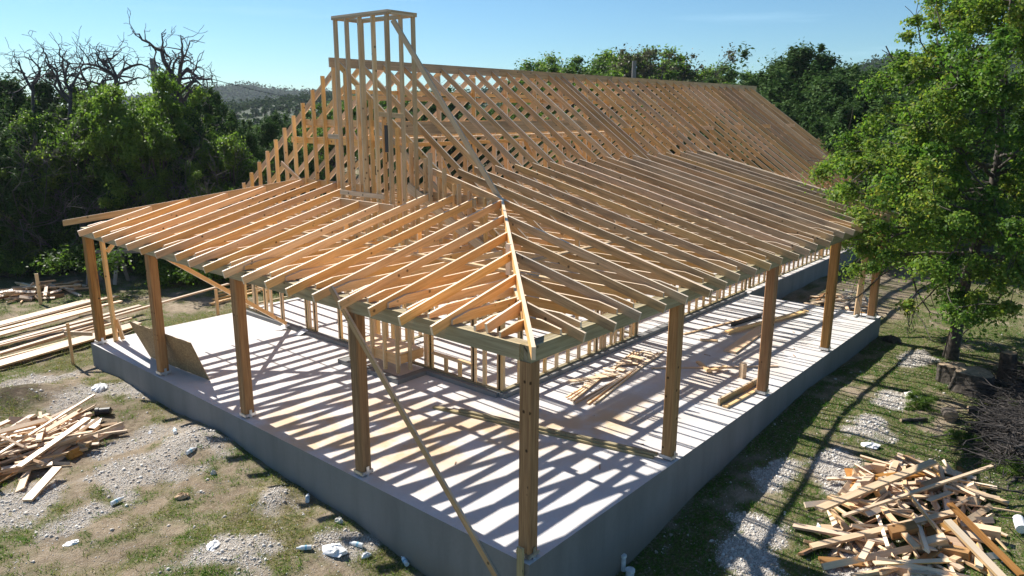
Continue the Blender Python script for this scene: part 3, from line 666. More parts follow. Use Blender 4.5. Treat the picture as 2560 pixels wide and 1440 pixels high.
# lumber stack on the left
sp_ = random.Random(21)
LAB = ['nearest', 'second', 'third', 'fourth', 'fifth', 'sixth', 'seventh', 'eighth', 'ninth', 'tenth', 'eleventh', 'twelfth', 'thirteenth', 'fourteenth']
for k in range(14):
    y0 = 13.7+k*.30+sp_.uniform(-.05, .05); x1 = 1.2+.1*k+sp_.uniform(-.6, .8); x0 = x1-sp_.uniform(3.2, 4.8); sl_ = .25+sp_.uniform(-.07, .08)
    zz = float(gz(x1, y0+1))+.06+.22*math.exp(-((k-7)/4)**2)*(.6+.4*(k % 2))
    tag(one('stacked_board', M['scrap'], None, (x0, y0-.2, zz), (x1, y0-.2+sl_*(x1-x0), zz+.03), (.14, .24, .09)[k % 3], .038, up=(0, sp_.uniform(-.1, .1), 1)), 'long pale board in the lumber stack left of the slab, %s from the front' % LAB[k], 'board', 'boards in the left lumber stack')
# string-line batter boards
def stake(x, y, h, label, w=.06): 
    g_ = float(gz(x, y)); return tag(one('wooden_stake', M['stud'], None, (x, y, g_-.1), (x, y, g_+h), w, .04, up=(0, 1, 0)), label, 'stake')
stake(-.42, 13.05, .98, 'slim wooden stake left of the far left porch post')
stake(3.85, 14.5, .75, 'slim wooden stake at the far end of the long levelled board', .08)
stake(1.0, 19.6, .95, 'wooden stake standing in front of the far scrap pile', .09)
tag(one('levelled_board', M['scrap'], None, (-.46, 13.2, .26), (4.3, 14.62, .28), .09, .038), 'long pale board nailed level on stakes behind the left porch', 'board')
tag(one('cross_board', M['roof'], None, (-.48, 13.15, .20), (-.05, 12.72, .17), .038, .087), 'short grey board running from the stake to the far left post', 'board')
for k in range(4):
    tag(one('ground_board', M['stud'], None, (4.2+.3*k, 15.6+.4*k, -.46), (6.0+.3*k, 15.9+.4*k, -.44), .12, .038), ('pale board on the ground behind the left slab edge, nearest of a row', 'pale board second in the row behind the left slab edge', 'pale board third in the row behind the left slab edge', 'pale board farthest in the row behind the left slab edge')[k], 'board')

sh = at(285, 640, 27.5); g_ = float(gz(sh[0], sh[1])); sw = empty('sawhorse', (sh[0], sh[1], g_), 'grey wooden trestle standing in the shade behind the far left post', 'trestle')
_d = _r*np.array((1, 1, 0)); _d /= np.linalg.norm(_d); _n = np.array((-_d[1], _d[0], 0))
one('top_rail', M['gray'], sw, tuple(-_d*.95+np.array((0, 0, 1.05))), tuple(_d*.95+np.array((0, 0, 1.08))), .14, .10)
for a_ in (-.75, .15):
    for b_ in (-.28, .28): one('leg', M['gray'], sw, tuple(_d*(a_+b_*.3)+_n*b_), tuple(_d*a_+_n*b_*.2+np.array((0, 0, 1.02))), .04, .11, up=tuple(_d))
# ------------------------------------------------------------------ litter and small things
def blobmesh(name, x, y, r, h, mat, label, cat, seed=0, lift=0):
    q = np.random.default_rng(seed); n = 14; rings = 5; V = []; g_ = float(gz(x, y))+lift
    for i in range(rings+1):
        ph = i/rings*math.pi/2
        for j in range(n):
            t = 2*math.pi*j/n; rr_ = r*math.cos(ph)*(1+.35*q.standard_normal()*.5); V.append((rr_*math.cos(t), rr_*math.sin(t)*.7, h*math.sin(ph)*(1+.3*q.standard_normal()*.4)))
    f = [[i*n+j, i*n+(j+1) % n, (i+1)*n+(j+1) % n, (i+1)*n+j] for i in range(rings) for j in range(n)]
    me = bpy.data.meshes.new(name); me.from_pydata(V, [], f+[[rings*n+j for j in range(n)]]); o = link(name, me, mat, None, (x, y, g_)); o.rotation_euler.z = seed; return tag(o, label, cat)
for i, (x, y, r, h, lab) in enumerate([(-.68, 10.89, .22, .10, 'crumpled white paper on the dirt beside the far left slab wall'), (-.76, 2.79, .17, .09, 'crumpled white paper sack near the lower left litter patch'), (-3.16, 5.31, .09, .03, 'small flat white scrap in the grass at the lower left'), (-1.89, 3.96, .12, .05, 'white paper scrap on the edge of the pale gravel mound'),
                                     (7.15, -1.9, .15, .07, 'white crumpled bag at the far tip of the right scrap pile'), (-.5, 2.45, .07, .06, 'small white tissue by the cardboard cup at the bottom'), (-.9, 8.05, .06, .04, 'small white scrap on gravel near the middle of the left slab wall')]):
    blobmesh('paper_scrap', x, y, r, h, M['white'], lab, 'litter', i+1)
def cyl(name, p, d, r, L, mat, seg=16, parent=None, r1=None):
    d = np.array(d, float); d /= np.linalg.norm(d); a = np.cross(d, (0.1, .2, 1)); a /= np.linalg.norm(a); b = np.cross(d, a); p = np.array(p, float); r1 = r if r1 is None else r1
    V = [tuple(a*math.cos(t)*rr_+b*math.sin(t)*rr_+d*z) for z, rr_ in ((0, r), (L, r1)) for t in [2*math.pi*k/seg for k in range(seg)]]
    f = [[k, (k+1) % seg, (k+1) % seg+seg, k+seg] for k in range(seg)]+[list(range(seg-1, -1, -1)), list(range(seg, 2*seg))]
    me = bpy.data.meshes.new(name); me.from_pydata(V, [], f); return link(name, me, mat, parent, tuple(p))
def bottle(x, y, a, lab, label_col='blue'):
    g_ = float(gz(x, y))+.035; r_ = empty('plastic_bottle', (x, y, g_), lab, 'bottle', None); d = (math.cos(a), math.sin(a), .05)
    cyl('bottle_body', (0, 0, 0), d, .033, .14, M['bottle'], parent=r_); cyl('bottle_neck', np.array(d)*.14, d, .033, .04, M['bottle'], parent=r_, r1=.013); cyl('bottle_cap', np.array(d)*.18, d, .015, .02, M['white'], parent=r_); cyl('bottle_label', np.array(d)*.06, d, .0345, .03, M[label_col], parent=r_)
for x, y, a, lab in [(-.96, 6.55, .3, 'clear bottle lying by the wall where the left shadows start'), (-.70, 7.5, 1.2, 'clear bottle in the grass below the second left post'), (-2.39, 6.0, .2, 'clear bottle lying on gravel between the left pile and the grass'), (-.32, 4.08, .9, 'clear bottle in grass close to the left slab wall'), (-.97, 3.03, 2.5, 'clear bottle beside the white paper sack'),
                     (7.0, -3.05, 2.4, 'clear bottle with blue label behind the right scrap pile'), (4.24, -2.05, .5, 'clear bottle with blue label at the left edge of the right scrap pile'), (-.42, 2.62, 2.0, 'clear bottle lying on the grey rubble at the bottom left'), (-.2, 1.95, 1.2, 'dusty clear bottle against the slab wall near the bottom')]: bottle(x, y, a, lab)
m_ = empty('black_pipe_piece', (-1.27, 9.48, float(gz(-1.27, 9.48))+.07), 'short black plastic pipe piece beside the left scrap pile', 'pipe'); cyl('pipe_tube', (0, 0, 0), (.8, -.7, .05), .065, .26, M['black'], parent=m_); cyl('pipe_collar', (0, 0, 0), (.8, -.7, .05), .078, .06, M['black'], parent=m_)
tag(cyl('paper_cup', (-.43, 2.10, float(gz(-.43, 2.10))+.02), (.1, .2, 1), .075, .20, M['card'], r1=.095), 'brown cardboard tub standing in grass at the bottom left', 'tub')
tag(cyl('cement_bucket', (5.62, -4.3, float(gz(5.62, -4.3))+.1), (.9, .3, .15), .07, .24, M['white']), 'white and red carton at the right edge of the big scrap pile', 'carton')
tag(cyl('red_cap', (5.12, -2.2, float(gz(5.12, -2.2))+.12), (.3, .2, .8), .07, .09, M['red']), 'small red plastic cap on the left part of the right scrap pile', 'cap')
for i, (x, y, h_) in enumerate(((1.92, -.16, .22), (1.84, -.32, .12))):
    r_ = empty('drain_pipe', (x, y, float(gz(x, y))-.05), ('tall white pipe stub at the foot of the slab by the corner', 'short wide white pipe stub beside the taller stub')[i], 'pipe')
    cyl('pipe_stub', (0, 0, 0), (0, 0, 1), (.035, .06)[i], h_+.05, M['pvc'], parent=r_); cyl('pipe_cap', (0, 0, h_+.04), (0, 0, 1), (.042, .068)[i], .03, M['pvc'], parent=r_)
blobmesh('crushed_box', -1.57, 5.5, .10, .07, M['card'], 'crushed brown box lying in the grass left of the slab', 'litter', 12)
for i, (x, y, r, h, lab) in enumerate([(-.32, 3.28, .07, .07, 'broken pale brick standing by the left wall near the bottom'), (-.9, 5.8, .045, .07, 'small wooden block in the grass below the shadows'), (9.9, -1.9, .16, .12, 'rounded white rock beside the bright green weed'), (13.9, -.55, .22, .16, 'brown earth clod at the far right slab corner')]): blobmesh('loose_rock', x, y, r, h, M['rock'] if i != 3 else M['bark'], lab, 'rock', 30+i)

# ------------------------------------------------------------------ vegetation generators
def tubes(segs, nside=5):
    """segs: list of (p0, p1, r0, r1) -> verts, faces"""
    P0 = np.array([s[0] for s in segs]); P1 = np.array([s[1] for s in segs]); r0 = np.array([s[2] for s in segs]); r1 = np.array([s[3] for s in segs])
    d = P1-P0; L = np.linalg.norm(d, axis=1)[:, None]+1e-9; d = d/L
    ref = np.where(np.abs(d[:, 2:3]) > .9, np.array([[1., 0, 0]]), np.array([[0, 0, 1.]])); a = np.cross(d, ref); a /= np.linalg.norm(a, axis=1)[:, None]; b = np.cross(d, a)
    t = np.arange(nside)*2*np.pi/nside; c, s = np.cos(t), np.sin(t)
    ring = a[:, None, :]*c[None, :, None]+b[:, None, :]*s[None, :, None]
    V = np.concatenate([P0[:, None]+ring*r0[:, None, None], (P1+d*r1[:, None]*.3)[:, None]+ring*r1[:, None, None]], 1).reshape(-1, 3)
    base = np.arange(len(segs))[:, None]*2*nside; k = np.arange(nside); k2 = (k+1) % nside
    F = np.stack([base+k, base+k2, base+k2+nside, base+k+nside], -1).reshape(-1, 4)
    return V, F
def grow(p, d, L, r, depth, q, segs, tips, wig=.25, nb=(2, 3), ang=.6, up=.1, shrink=.72, steps=4, rmin=.006):
    p = np.array(p, float); d = np.array(d, float)/np.linalg.norm(d); r0 = r
    for i in range(steps):
        d = d+q.normal(0, wig, 3)*np.array((1, 1, .8)); d[2] += up*.3; d /= np.linalg.norm(d)
        p2 = p+d*L/steps; r2 = max(rmin, r0*(1-.38*(i+1)/steps)); segs.append((p, p2, r, r2)); 
        if depth > 0 and i > 0 and q.random() < .45:
            sd = d+q.normal(0, ang*1.1, 3); grow(p2, sd, L*.5*q.uniform(.7, 1.2), r2*.5, depth-2 if depth > 1 else 0, q, segs, tips, wig, nb, ang, up, shrink, steps, rmin)
        p, r = p2, r2
    if depth <= 0: tips.append(p); return
    for k in range(q.integers(nb[0], nb[1]+1)):
        nd = d+q.normal(0, ang, 3); nd[2] += up; grow(p, nd, L*shrink*q.uniform(.8, 1.15), r*.72, depth-1, q, segs, tips, wig, nb, ang, up, shrink, steps, rmin)
    tips.append(p)
def leaves(centers, spread, per, size, q, flat=.75, rbias=None, elong=1.6, droop=0):
    """leaf faces around the centres; returns verts, faces, rnd"""
    C = np.repeat(np.asarray(centers), per, axis=0); n = len(C)
    o = q.normal(0, 1, (n, 3)); o /= (np.linalg.norm(o, axis=1)[:, None]+1e-6); rad = np.minimum(np.abs(q.normal(0, .55, n)), 1.15)*np.repeat(q.uniform(.55, 1.45, len(centers)), per)
    P = C+o*rad[:, None]*spread*np.array((1, 1, flat)); P[:, 2] -= droop*rad
    nrm = o*.7+q.normal(0, .7, (n, 3))+np.array((0, 0, .5)); nrm /= np.linalg.norm(nrm, axis=1)[:, None]
    a = np.cross(nrm, q.normal(0, 1, (n, 3))); a /= np.linalg.norm(a, axis=1)[:, None]; b = np.cross(nrm, a)
    s = size*q.uniform(.6, 1.3, n)[:, None]; a = a*s*elong/2; b = b*s/2
    bend = nrm*s*.18
    V = np.stack([P-a, P-b+bend, P+a, P+b+bend], 1).reshape(-1, 3)
    F = np.arange(4*n).reshape(-1, 4)
    clump = np.repeat(q.random(len(centers)), per)
    rn = np.clip(clump*.45+q.random(n)*.55, 0, 1)
    return V, F, np.repeat(rn, 4)
def tree_obj(name, loc, segs, LV, LF, LR, leaf, bark, label, cat='tree', group=None, rot=0, sc=1.0, trunkname='trunk'):
    r_ = empty(name, loc, label, cat, group); r_.rotation_euler.z = rot; r_.scale = (sc,)*3
    if segs:
        V, F = tubes(segs); link(trunkname, fast_mesh(trunkname, V, F, smooth=True), bark, r_)
    if LV is not None: link('crown', fast_mesh('crown', LV, LF, LR), leaf, r_)
    return r_
def copy_tree(src, loc, rot, sc, label, group=None):
    r_ = src.copy(); COL.objects.link(r_); r_.location = loc; r_.rotation_euler.z = rot; r_.scale = sc if isinstance(sc, tuple) else (sc,)*3
    r_['label'] = label
    if group: r_['group'] = group
    for c in src.children:
        k = c.copy(); COL.objects.link(k); k.parent = r_
    return r_
# ---- big elm on the right
q = np.random.default_rng(42)
TX, TY = 13.35, -1.95; tz = float(gz(TX, TY))-.1
segs, tips = [], []
trunk = [(0, 0, 0), (-.03, -.05, .8), (.12, -.05, 1.8), (.20, -.15, 2.8), (.15, -.3, 3.8), (.3, -.3, 5.0), (.25, -.15, 6.4), (.4, -.1, 7.8), (.3, -.05, 9.0)]
rad = [.19, .145, .13, .12, .11, .09, .07, .05, .03]
for i in range(len(trunk)-1):
    a, b = np.array(trunk[i], float), np.array(trunk[i+1], float)
    segs.append((a, b, rad[i], rad[i+1]))
    if i >= 2:
        for k in range(9):
            t = q.random(); p = a+(b-a)*t; an = q.uniform(0, 2*math.pi); z = p[2]
            L = 2.15*(1.05 if z < 6 else .85); grow(p, (math.cos(an), math.sin(an), q.uniform(-.1, .55) if z > 3 else q.uniform(-.05, .2)), L*q.uniform(.6, 1.0), rad[i]*.42, 2, q, segs, tips, wig=.22, ang=.55, up=.06, shrink=.68, steps=4)
# long low limbs reaching towards the house
for dx_, dy_, z_, L in ((-.55, .85, 3.4, 2.0), (-.8, .4, 3.0, 1.7), (.2, 1, 4.2, 2.0), (-.9, .1, 4.6, 1.8), (-.3, 1, 2.6, 1.7)):
    grow((.15, -.2, z_), (dx_, dy_, .12), L, .06, 2, q, segs, tips, wig=.18, ang=.5, up=-.02, shrink=.7)
tips = np.array(tips); tips = tips[(tips[:, 2] > 1.9)]
u_ = tips[:, 0]*_r[0]+tips[:, 1]*_r[1]; v_ = -tips[:, 0]*_r[1]+tips[:, 1]*_r[0]
lim = np.interp(tips[:, 2], [0, 2.2, 3.2, 4.4, 5.6, 6.8, 9], [1.9, 2.6, 3.15, 3.2, 2.6, 2.1, 1.5])
limf = lambda p: np.interp(p[2], [0, 2.2, 3.2, 4.4, 5.6, 6.8, 9], [1.9, 2.6, 3.15, 3.2, 2.6, 2.1, 1.5])
segs = [g for g in segs if g[1][0]*_r[0]+g[1][1]*_r[1] > -limf(g[1])]
tips = tips[(u_ > -lim*q.uniform(.82, 1.06, len(tips))) & (np.abs(v_) < 3.2)]
LV, LF, LR = leaves(tips, .36, max(20, int(290000/len(tips))), .052, q, droop=.15)
tree_obj('elm_tree', (TX, TY, tz), segs, LV, LF, LR, M['leaf_elm'], M['bark'], 'tall leafy green elm with a slim dark trunk beside the brush pile on the right')
# ---- cedar variants
def cedar(seed, h=6.0, w=2.3, n=64000, name='cedar_tree', size=.055):
    q = np.random.default_rng(seed); segs, tips = [], []
    ntr = 2; tops = []
    segs.append((np.array((0, 0, -.3)), np.array((0, 0, h*.5)), .16, .10)); segs.append((np.array((0, 0, h*.5)), np.array((.1, 0, h*.92)), .10, .02))
    C = []
    for k in range(26):
        z = h*(.08+.68*(k+q.random())/26); pr = (1-(abs(z/h-.34)/.68)**1.6); rmax = w*max(.10, pr)*q.uniform(.7, 1.15); an = k*2.4+q.uniform(-.5, .5); rr_ = rmax*q.uniform(.55, 1.0)
        c = np.array((rr_*math.cos(an), rr_*math.sin(an), z)); segs.append((np.array((0, 0, max(.3, z-.5*rr_))), c, .05, .015)); lr = .20+.14*w*q.uniform(.6, 1.2)
        for m_i in range(9): C.append(c+q.normal(0, 1, 3)*lr*np.array((.8, .8, .9))+np.array((0, 0, lr*.4)))
    for m_i in range(150): z = h*(.15+.80*q.random()**.7); C.append(np.array((q.normal(0, .62*(1.2-z/h)), q.normal(0, .62*(1.2-z/h)), z)))
    C = np.array(C)
    per = n//len(C)
    LV, LF, LR = leaves(C, .25, per, size, q, flat=1.7, elong=2.4)
    return segs, LV, LF, LR
def oak(seed, h=6.5, w=3.0, n=16000, size=.075, spread=.42, z0=.25):
    q = np.random.default_rng(seed); segs, tips = [], []
    p = np.array((0, 0, -.3)); d = np.array((q.normal(0, .1), q.normal(0, .1), 1)); segs.append((p, p+d*h*.28, .2, .15)); b = p+d*h*.28
    for k in range(6):
        an = 2*math.pi*k/6+q.uniform(-.4, .4); grow(b, (math.cos(an)*.8, math.sin(an)*.8, q.uniform(.4, 1.5)), h*.32, .09, 2, q, segs, tips, wig=.2, ang=.6, up=.12, shrink=.7)
    T_ = np.array(tips); T_[:, 2] = np.clip(T_[:, 2], h*z0*.6, h*1.1)
    s = w/np.percentile(np.hypot(T_[:, 0], T_[:, 1]), 95); s2 = h*.95/np.percentile(T_[:, 2], 99)
    T_[:, :2] *= s; T_[:, 2] *= s2; segs = [(np.array((a[0]*s, a[1]*s, a[2]*s2)), np.array((b[0]*s, b[1]*s, b[2]*s2)), c, e) for a, b, c, e in segs]
    if len(T_) > 260: T_ = T_[q.permutation(len(T_))[:260]]
    LV, LF, LR = leaves(T_, spread, max(10, n//len(T_)), size, q)
    return segs, LV, LF, LR
OLD = (0, 0, -500)
ced = []
for s_, (h, w_) in enumerate(((6.4, 2.3), (5.4, 2.7), (7.2, 2.2))):
    ced.append((h, w_, cedar(100+s_, h, w_)))
oks = []
for s_, (h, w_, n_) in enumerate(((6.4, 2.8, 40000), (5.6, 2.5, 38000), (6.8, 2.6, 44000))):
    oks.append((h, w_, oak(200+s_, h, w_, n_)))
protos = {}
def plant(kind, var, px, dist, toppy, label, wscale=1.0, group=None, leaf=None, rot=None):
    """tree whose axis stands on the sight line px at a distance, its top at photo row toppy"""
    h0 = (ced if kind == 'cedar' else oks)[var][0]; b = at(px, 620, dist); top = at(px, toppy, dist)[2]
    g_ = float(gz(b[0], b[1])); s = (top-g_)/h0; rot = random.uniform(0, 6.28) if rot is None else rot
    key = (kind, var, leaf); loc = (b[0], b[1], g_); sc = (s*wscale, s*wscale, s)
    nm = 'cedar_tree' if kind == 'cedar' else 'oak_tree'
    if key not in protos:
        segs, LV, LF, LR = (ced if kind == 'cedar' else oks)[var][2]
        o = tree_obj(nm, loc, segs, LV, LF, LR, M[leaf or ('leaf_cedar' if kind == 'cedar' else 'leaf_oak')], M['bark'], label, 'tree', group); o.rotation_euler.z = rot; o.scale = sc; protos[key] = o
    else: o = copy_tree(protos[key], loc, rot, sc, label, group)
    return o
# left tree belt, front row
FR = [('cedar', 1, 20, 34, 250, 'leaf_cedar'), ('cedar', 0, 112, 33, 275, None), ('oak', 1, 175, 32.5, 290, None), ('oak', 0, 262, 32, 252, None), ('oak', 2, 378, 31, 176, 'leaf_bright'), ('cedar', 1, 305, 34.5, 235, None), ('oak', 1, 440, 30, 290, None), ('cedar', 0, 510, 31, 280, None), ('cedar', 2, 520, 38, 208, None), ('oak', 1, 585, 29, 330, None), ('cedar', 1, 70, 32, 330, None), ('cedar', 0, 215, 31.5, 345, None), ('cedar', 2, -60, 33, 225, None), ('cedar', 1, 470, 35, 235, None), ('oak', 0, -10, 31.5, 400, None), ('cedar', 0, 640, 31, 330, None), ('cedar', 1, 690, 36, 300, None), ('cedar', 2, 565, 37, 222, None), ('oak', 2, 330, 32, 215, None), ('oak', 0, 130, 32, 320, None), ('oak', 1, 415, 32, 232, 'leaf_bright'), ('cedar', 0, 400, 30.5, 380, None), ('cedar', 2, 160, 31, 400, None), ('cedar', 1, 290, 30.5, 420, None), ('cedar', 0, 40, 31, 430, None), ('oak', 2, 480, 29, 400, None), ('cedar', 2, 620, 28.5, 420, None), ('cedar', 1, 78, 40, 196, None), ('cedar', 0, 165, 40, 200, None), ('oak', 0, 235, 39, 208, None), ('cedar', 1, 5, 40, 214, None)]
wd = ['dark', 'lower', 'broad', 'bushy', 'bright', 'shaded', 'rounded', 'narrow', 'tall', 'small', 'dense', 'ragged', 'edge', 'deep', 'low', 'dull', 'rear', 'pointed', 'loose', 'small', 'pale', 'squat', 'slim', 'heavy', 'fine', 'open', 'plain', 'high', 'taller', 'backmost', 'outer']
for i, (k, v, px, di, ty, lf) in enumerate(FR):
    if k == 'cedar' and px < 420: ty += 30 if px > 200 else -2
    posn = ('at the far left edge', 'left of the dead trees')[0] if px < 60 else 'under the dead trees' if px < 330 else 'in front of the big dead tree' if px < 460 else 'between the dead tree and the gable'
    plant(k, v, px, di, ty, '%s %s tree in the left belt %s' % (wd[i], 'green oak' if k == 'oak' else 'cedar', posn), .85 if k == 'oak' else .95, 'trees in the left belt', lf)
# second row and mid-distance trees
random.seed(5)
for i in range(44):
    px = -120+i*22.5+random.uniform(-15, 15); di = random.uniform(42, 85); kind = random.choice(('cedar', 'cedar', 'oak')); ty = random.uniform(262, 305)+(di < 45)*15
    if px > 530: ty = random.uniform(278, 340)
    plant(kind, random.randrange(3), px, di, ty, 'mid-distance %s tree in the woods behind the left belt' % ('oak' if kind == 'oak' else 'cedar'), 1.25, 'woods behind the left belt')
for i in range(34):   # woods seen through the gable and the rafters
    px = 860+i*27+random.uniform(-15, 15); di = random.uniform(42, 80); kind = random.choice(('cedar', 'oak')); ty = random.uniform(225, 300)
    plant(kind, random.randrange(3), px, di, ty, 'mid-distance %s tree showing through the open rafters' % ('oak' if kind == 'oak' else 'cedar'), 1.3, 'trees behind the roof frame')
LAB2 = ['']*4+['first', 'lower', 'rounded', 'shaded', 'broad', 'squat', 'front', 'rear', 'left front', 'low front', 'right front', 'partly hidden', 'mostly hidden', 'rightmost', 'small far']
# right background: oaks over the ridge, dark junipers
for i, (px, ty, di, v) in enumerate(((1400, 150, 60, 0), (1440, 142, 62, 1), (1480, 155, 60, 2), (1540, 115, 58, 0), (1570, 130, 60, 1), (1690, 165, 62, 2), (1740, 160, 60, 0), (1790, 178, 64, 1), (1375, 178, 66, 2), (1510, 165, 66, 0), (1715, 175, 66, 1), (1840, 185, 66, 2))):
    plant('oak', v, px, di, ty, 'round pale green oak showing above the ridge, %s from the left' % LAB[i].replace('nearest', 'first'), 1.25, 'oaks above the ridge', 'leaf_oak')
for i, (px, ty, di, v) in enumerate(((1850, 205, 52, 0), (1900, 195, 50, 1), (1960, 108, 44, 2), (2008, 132, 45, 0), (1930, 145, 46, 1), (2075, 160, 40, 2), (2120, 175, 42, 0), (2170, 172, 40, 1), (2230, 165, 42, 2), (2040, 190, 38, 1), (2130, 215, 36, 0), (2200, 235, 34, 1), (2290, 200, 40, 0), (1990, 230, 42, 1), (2080, 260, 34, 0), (2350, 180, 42, 2), (2440, 190, 42, 1), (2540, 190, 44, 0), (1820, 220, 58, 2))):
    plant('cedar', v, px, di, ty, 'dark juniper behind the right roof end, %s of its cluster' % LAB2[i] if i > 3 else ('dark juniper small above the ridge end', 'dark juniper next to the ridge end', 'tallest dark juniper above the ridge end', 'dark juniper beside the tallest one')[i], 1.35, 'junipers behind the right roof end')
# ---- sparse tree with visible limbs above the ridge
q = np.random.default_rng(9); segs, tips = [], []
for k in range(9):
    an = k*.7; grow((0, 0, 2), (math.cos(an)*.9, math.sin(an)*.9, 1.1), 2.4, .09, 2, q, segs, tips, wig=.2, up=.15)
segs.append((np.array((0, 0, -.5)), np.array((0, 0, 2.0)), .22, .16)); LV, LF, LR = leaves(np.array(tips), .5, 60, .08, q)
b = at(1640, 620, 56); g_ = float(gz(b[0], b[1])); o = tree_obj('sparse_tree', (b[0], b[1], g_), segs, LV, LF, LR, M['leaf_dry'], M['deadbark'], 'half bare tree with grey limbs above the ridge right of the pole'); top = max(s[1][2] for s in segs); o.scale = ((at(1640, 128, 56)[2]-g_)/top,)*3; o['label'] = 'half bare tree with grey limbs above the ridge right of the pole'
# ---- dead trees on the left, limbs follow the photograph
def poly_tree(lines, dist, label, seed, extra=3, thick=.85):
    q = np.random.default_rng(seed); segs = []; 
    b = at(lines[0][0][0], 620, dist); g_ = float(gz(b[0], b[1])); org = np.array((b[0], b[1], g_))
    fw = np.array((_f[0], _f[1], 0)); fw /= np.linalg.norm(fw)
    for ln, r0, r1, bend in lines_iter(lines):
        P = []
        for i, (x, y) in enumerate(ln): P.append(at(x, y, dist+bend*i/len(ln)*1.2)-org+q.normal(0, .03, 3))
        n = len(P)-1
        for i in range(n):
            ra = r0+(r1-r0)*i/n; rb = r0+(r1-r0)*(i+1)/n; mid = (P[i]+P[i+1])/2+q.normal(0, .05, 3)
            segs.append((P[i], mid, ra*thick, (ra+rb)/2*thick)); segs.append((mid, P[i+1], (ra+rb)/2*thick, rb*thick))
            for e_ in range(extra):
                if q.random() < .8: dd = q.normal(0, 1, 3)+np.array((0, 0, .5)); grow(mid if e_ else P[i+1], dd, q.uniform(.35, .9), rb*.45+.006, 1, q, segs, [], wig=.45, ang=.8, up=.1, rmin=.008, steps=3)
    r_ = empty('dead_tree', tuple(org), label, 'dead tree', 'dead trees over the left belt')
    V, F = tubes(segs); link('bare_limbs', fast_mesh('bare_limbs', V, F, smooth=True), M['deadbark'], r_)
    return r_
def lines_iter(lines):
    for l in lines[1:]: yield l
poly_tree([[(455, 0)], ([(450, 560), (440, 430), (448, 330), (452, 280), (445, 240)], .26, .20, 0), ([(445, 240), (435, 190), (420, 170), (405, 130), (380, 118), (360, 100), (342, 82)], .15, .025, .6), ([(445, 240), (452, 170), (455, 140), (457, 115), (450, 86)], .11, .02, -.6), ([(448, 215), (470, 175), (500, 195), (530, 200), (545, 206)], .10, .02, .8),
           ([(445, 235), (480, 205), (500, 215), (520, 222)], .09, .02, -1), ([(440, 245), (420, 185), (402, 170)], .09, .02, -.5), ([(440, 250), (460, 215), (480, 205), (510, 190)], .08, .02, 1.4), ([(455, 150), (468, 155), (478, 160), (485, 150)], .04, .01, .3), ([(420, 170), (425, 150), (415, 135), (418, 110), (412, 100)], .05, .01, .3),
           ([(430, 130), (440, 140), (452, 150)], .03, .02, 0), ([(440, 330), (470, 318), (505, 318), (540, 345), (560, 385), (575, 450)], .12, .05, -1.0), ([(440, 330), (420, 325), (400, 345)], .08, .03, -.6), ([(440, 245), (425, 225), (415, 210)], .12, .03, .4)], 33, 'big twisted dead tree rising above the left belt beside the utility pole', 3, extra=2)
poly_tree([[(270, 0)], ([(300, 560), (300, 400), (291, 195)], .18, .09, 0), ([(292, 250), (290, 190), (275, 160), (262, 130)], .10, .02, .5), ([(275, 150), (285, 140), (290, 125)], .05, .012, 0), ([(292, 190), (250, 170), (222, 160), (175, 155)], .09, .02, -.7), ([(270, 170), (250, 150), (235, 133), (222, 140)], .07, .015, .6), ([(290, 200), (330, 165), (355, 160), (380, 175)], .08, .02, .4), ([(290, 210), (340, 190), (375, 190)], .06, .02, 1), ([(280, 215), (230, 205), (190, 215)], .08, .02, 1)], 35, 'spreading dead tree left of the utility pole', 5)
poly_tree([[(170, 0)], ([(185, 560), (180, 400), (178, 212)], .15, .075, 0), ([(178, 230), (165, 195), (172, 160), (160, 150)], .08, .02, .5), ([(165, 190), (160, 150), (165, 125)], .06, .012, -.3), ([(178, 215), (205, 180), (235, 170)], .07, .02, .5), ([(179, 250), (150, 210), (130, 170), (118, 150), (112, 130)], .08, .015, .3), ([(179, 262), (135, 210), (133, 180), (120, 165), (115, 140), (110, 120)], .07, .015, -.5)], 35.5, 'thin dead tree second from the left edge', 6)
poly_tree([[(215, 0)], ([(235, 560), (232, 400), (230, 222)], .13, .07, 0), ([(230, 232), (212, 200), (190, 190), (160, 195), (130, 188)], .08, .02, .5), ([(212, 200), (200, 170), (208, 150), (200, 135)], .06, .012, -.3), ([(230, 225), (262, 200), (300, 195), (330, 205)], .07, .02, .6), ([(262, 200), (268, 175), (255, 160)], .04, .012, .2)], 36.5, 'low spreading dead tree between the thin and the spreading ones', 8)
poly_tree([[(75, 0)], ([(85, 560), (80, 400), (83, 212)], .13, .07, 0), ([(85, 225), (65, 190), (50, 170), (45, 150)], .08, .02, .4), ([(65, 190), (40, 175), (18, 182)], .06, .012, 0), ([(80, 215), (105, 180), (85, 150), (72, 135)], .07, .015, .6)], 36, 'thin dead tree nearest the left edge', 7)
# ---- utility poles and wires
def upole(px, py, dist, label, arm=False):
    t = at(px, py, dist); g_ = float(gz(t[0], t[1])); r_ = empty('utility_pole', (t[0], t[1], g_), label, 'utility pole')
    cyl('pole', (0, 0, -.3), (0, 0, 1), .17, t[2]-g_+.3, M['gray'], parent=r_, r1=.13)
    cyl('insulator', (0, 0, t[2]-g_-.4), (1, .2, .1), .06, .35, M['steel'], parent=r_); return t
tA = upole(381, 146, 40, 'grey utility pole rising between the dead trees on the left')
tB = upole(1586, 152, 48, 'brown utility pole standing above the roof ridge')
wire = []
pts = [tA, at(600, 206, 60), at(800, 206, 95)]
def wirecurve(a, b, sag, n=14):
    return [(np.array(a)*(1-t)+np.array(b)*t)-np.array((0, 0, sag*4*t*(1-t))) for t in np.linspace(0, 1, n)]
Wp = wirecurve(tA-np.array((0, 0, .15)), at(1120, 195, 120), 2.9, 24); segs = [(Wp[i], Wp[i+1], .02, .02) for i in range(len(Wp)-1)]
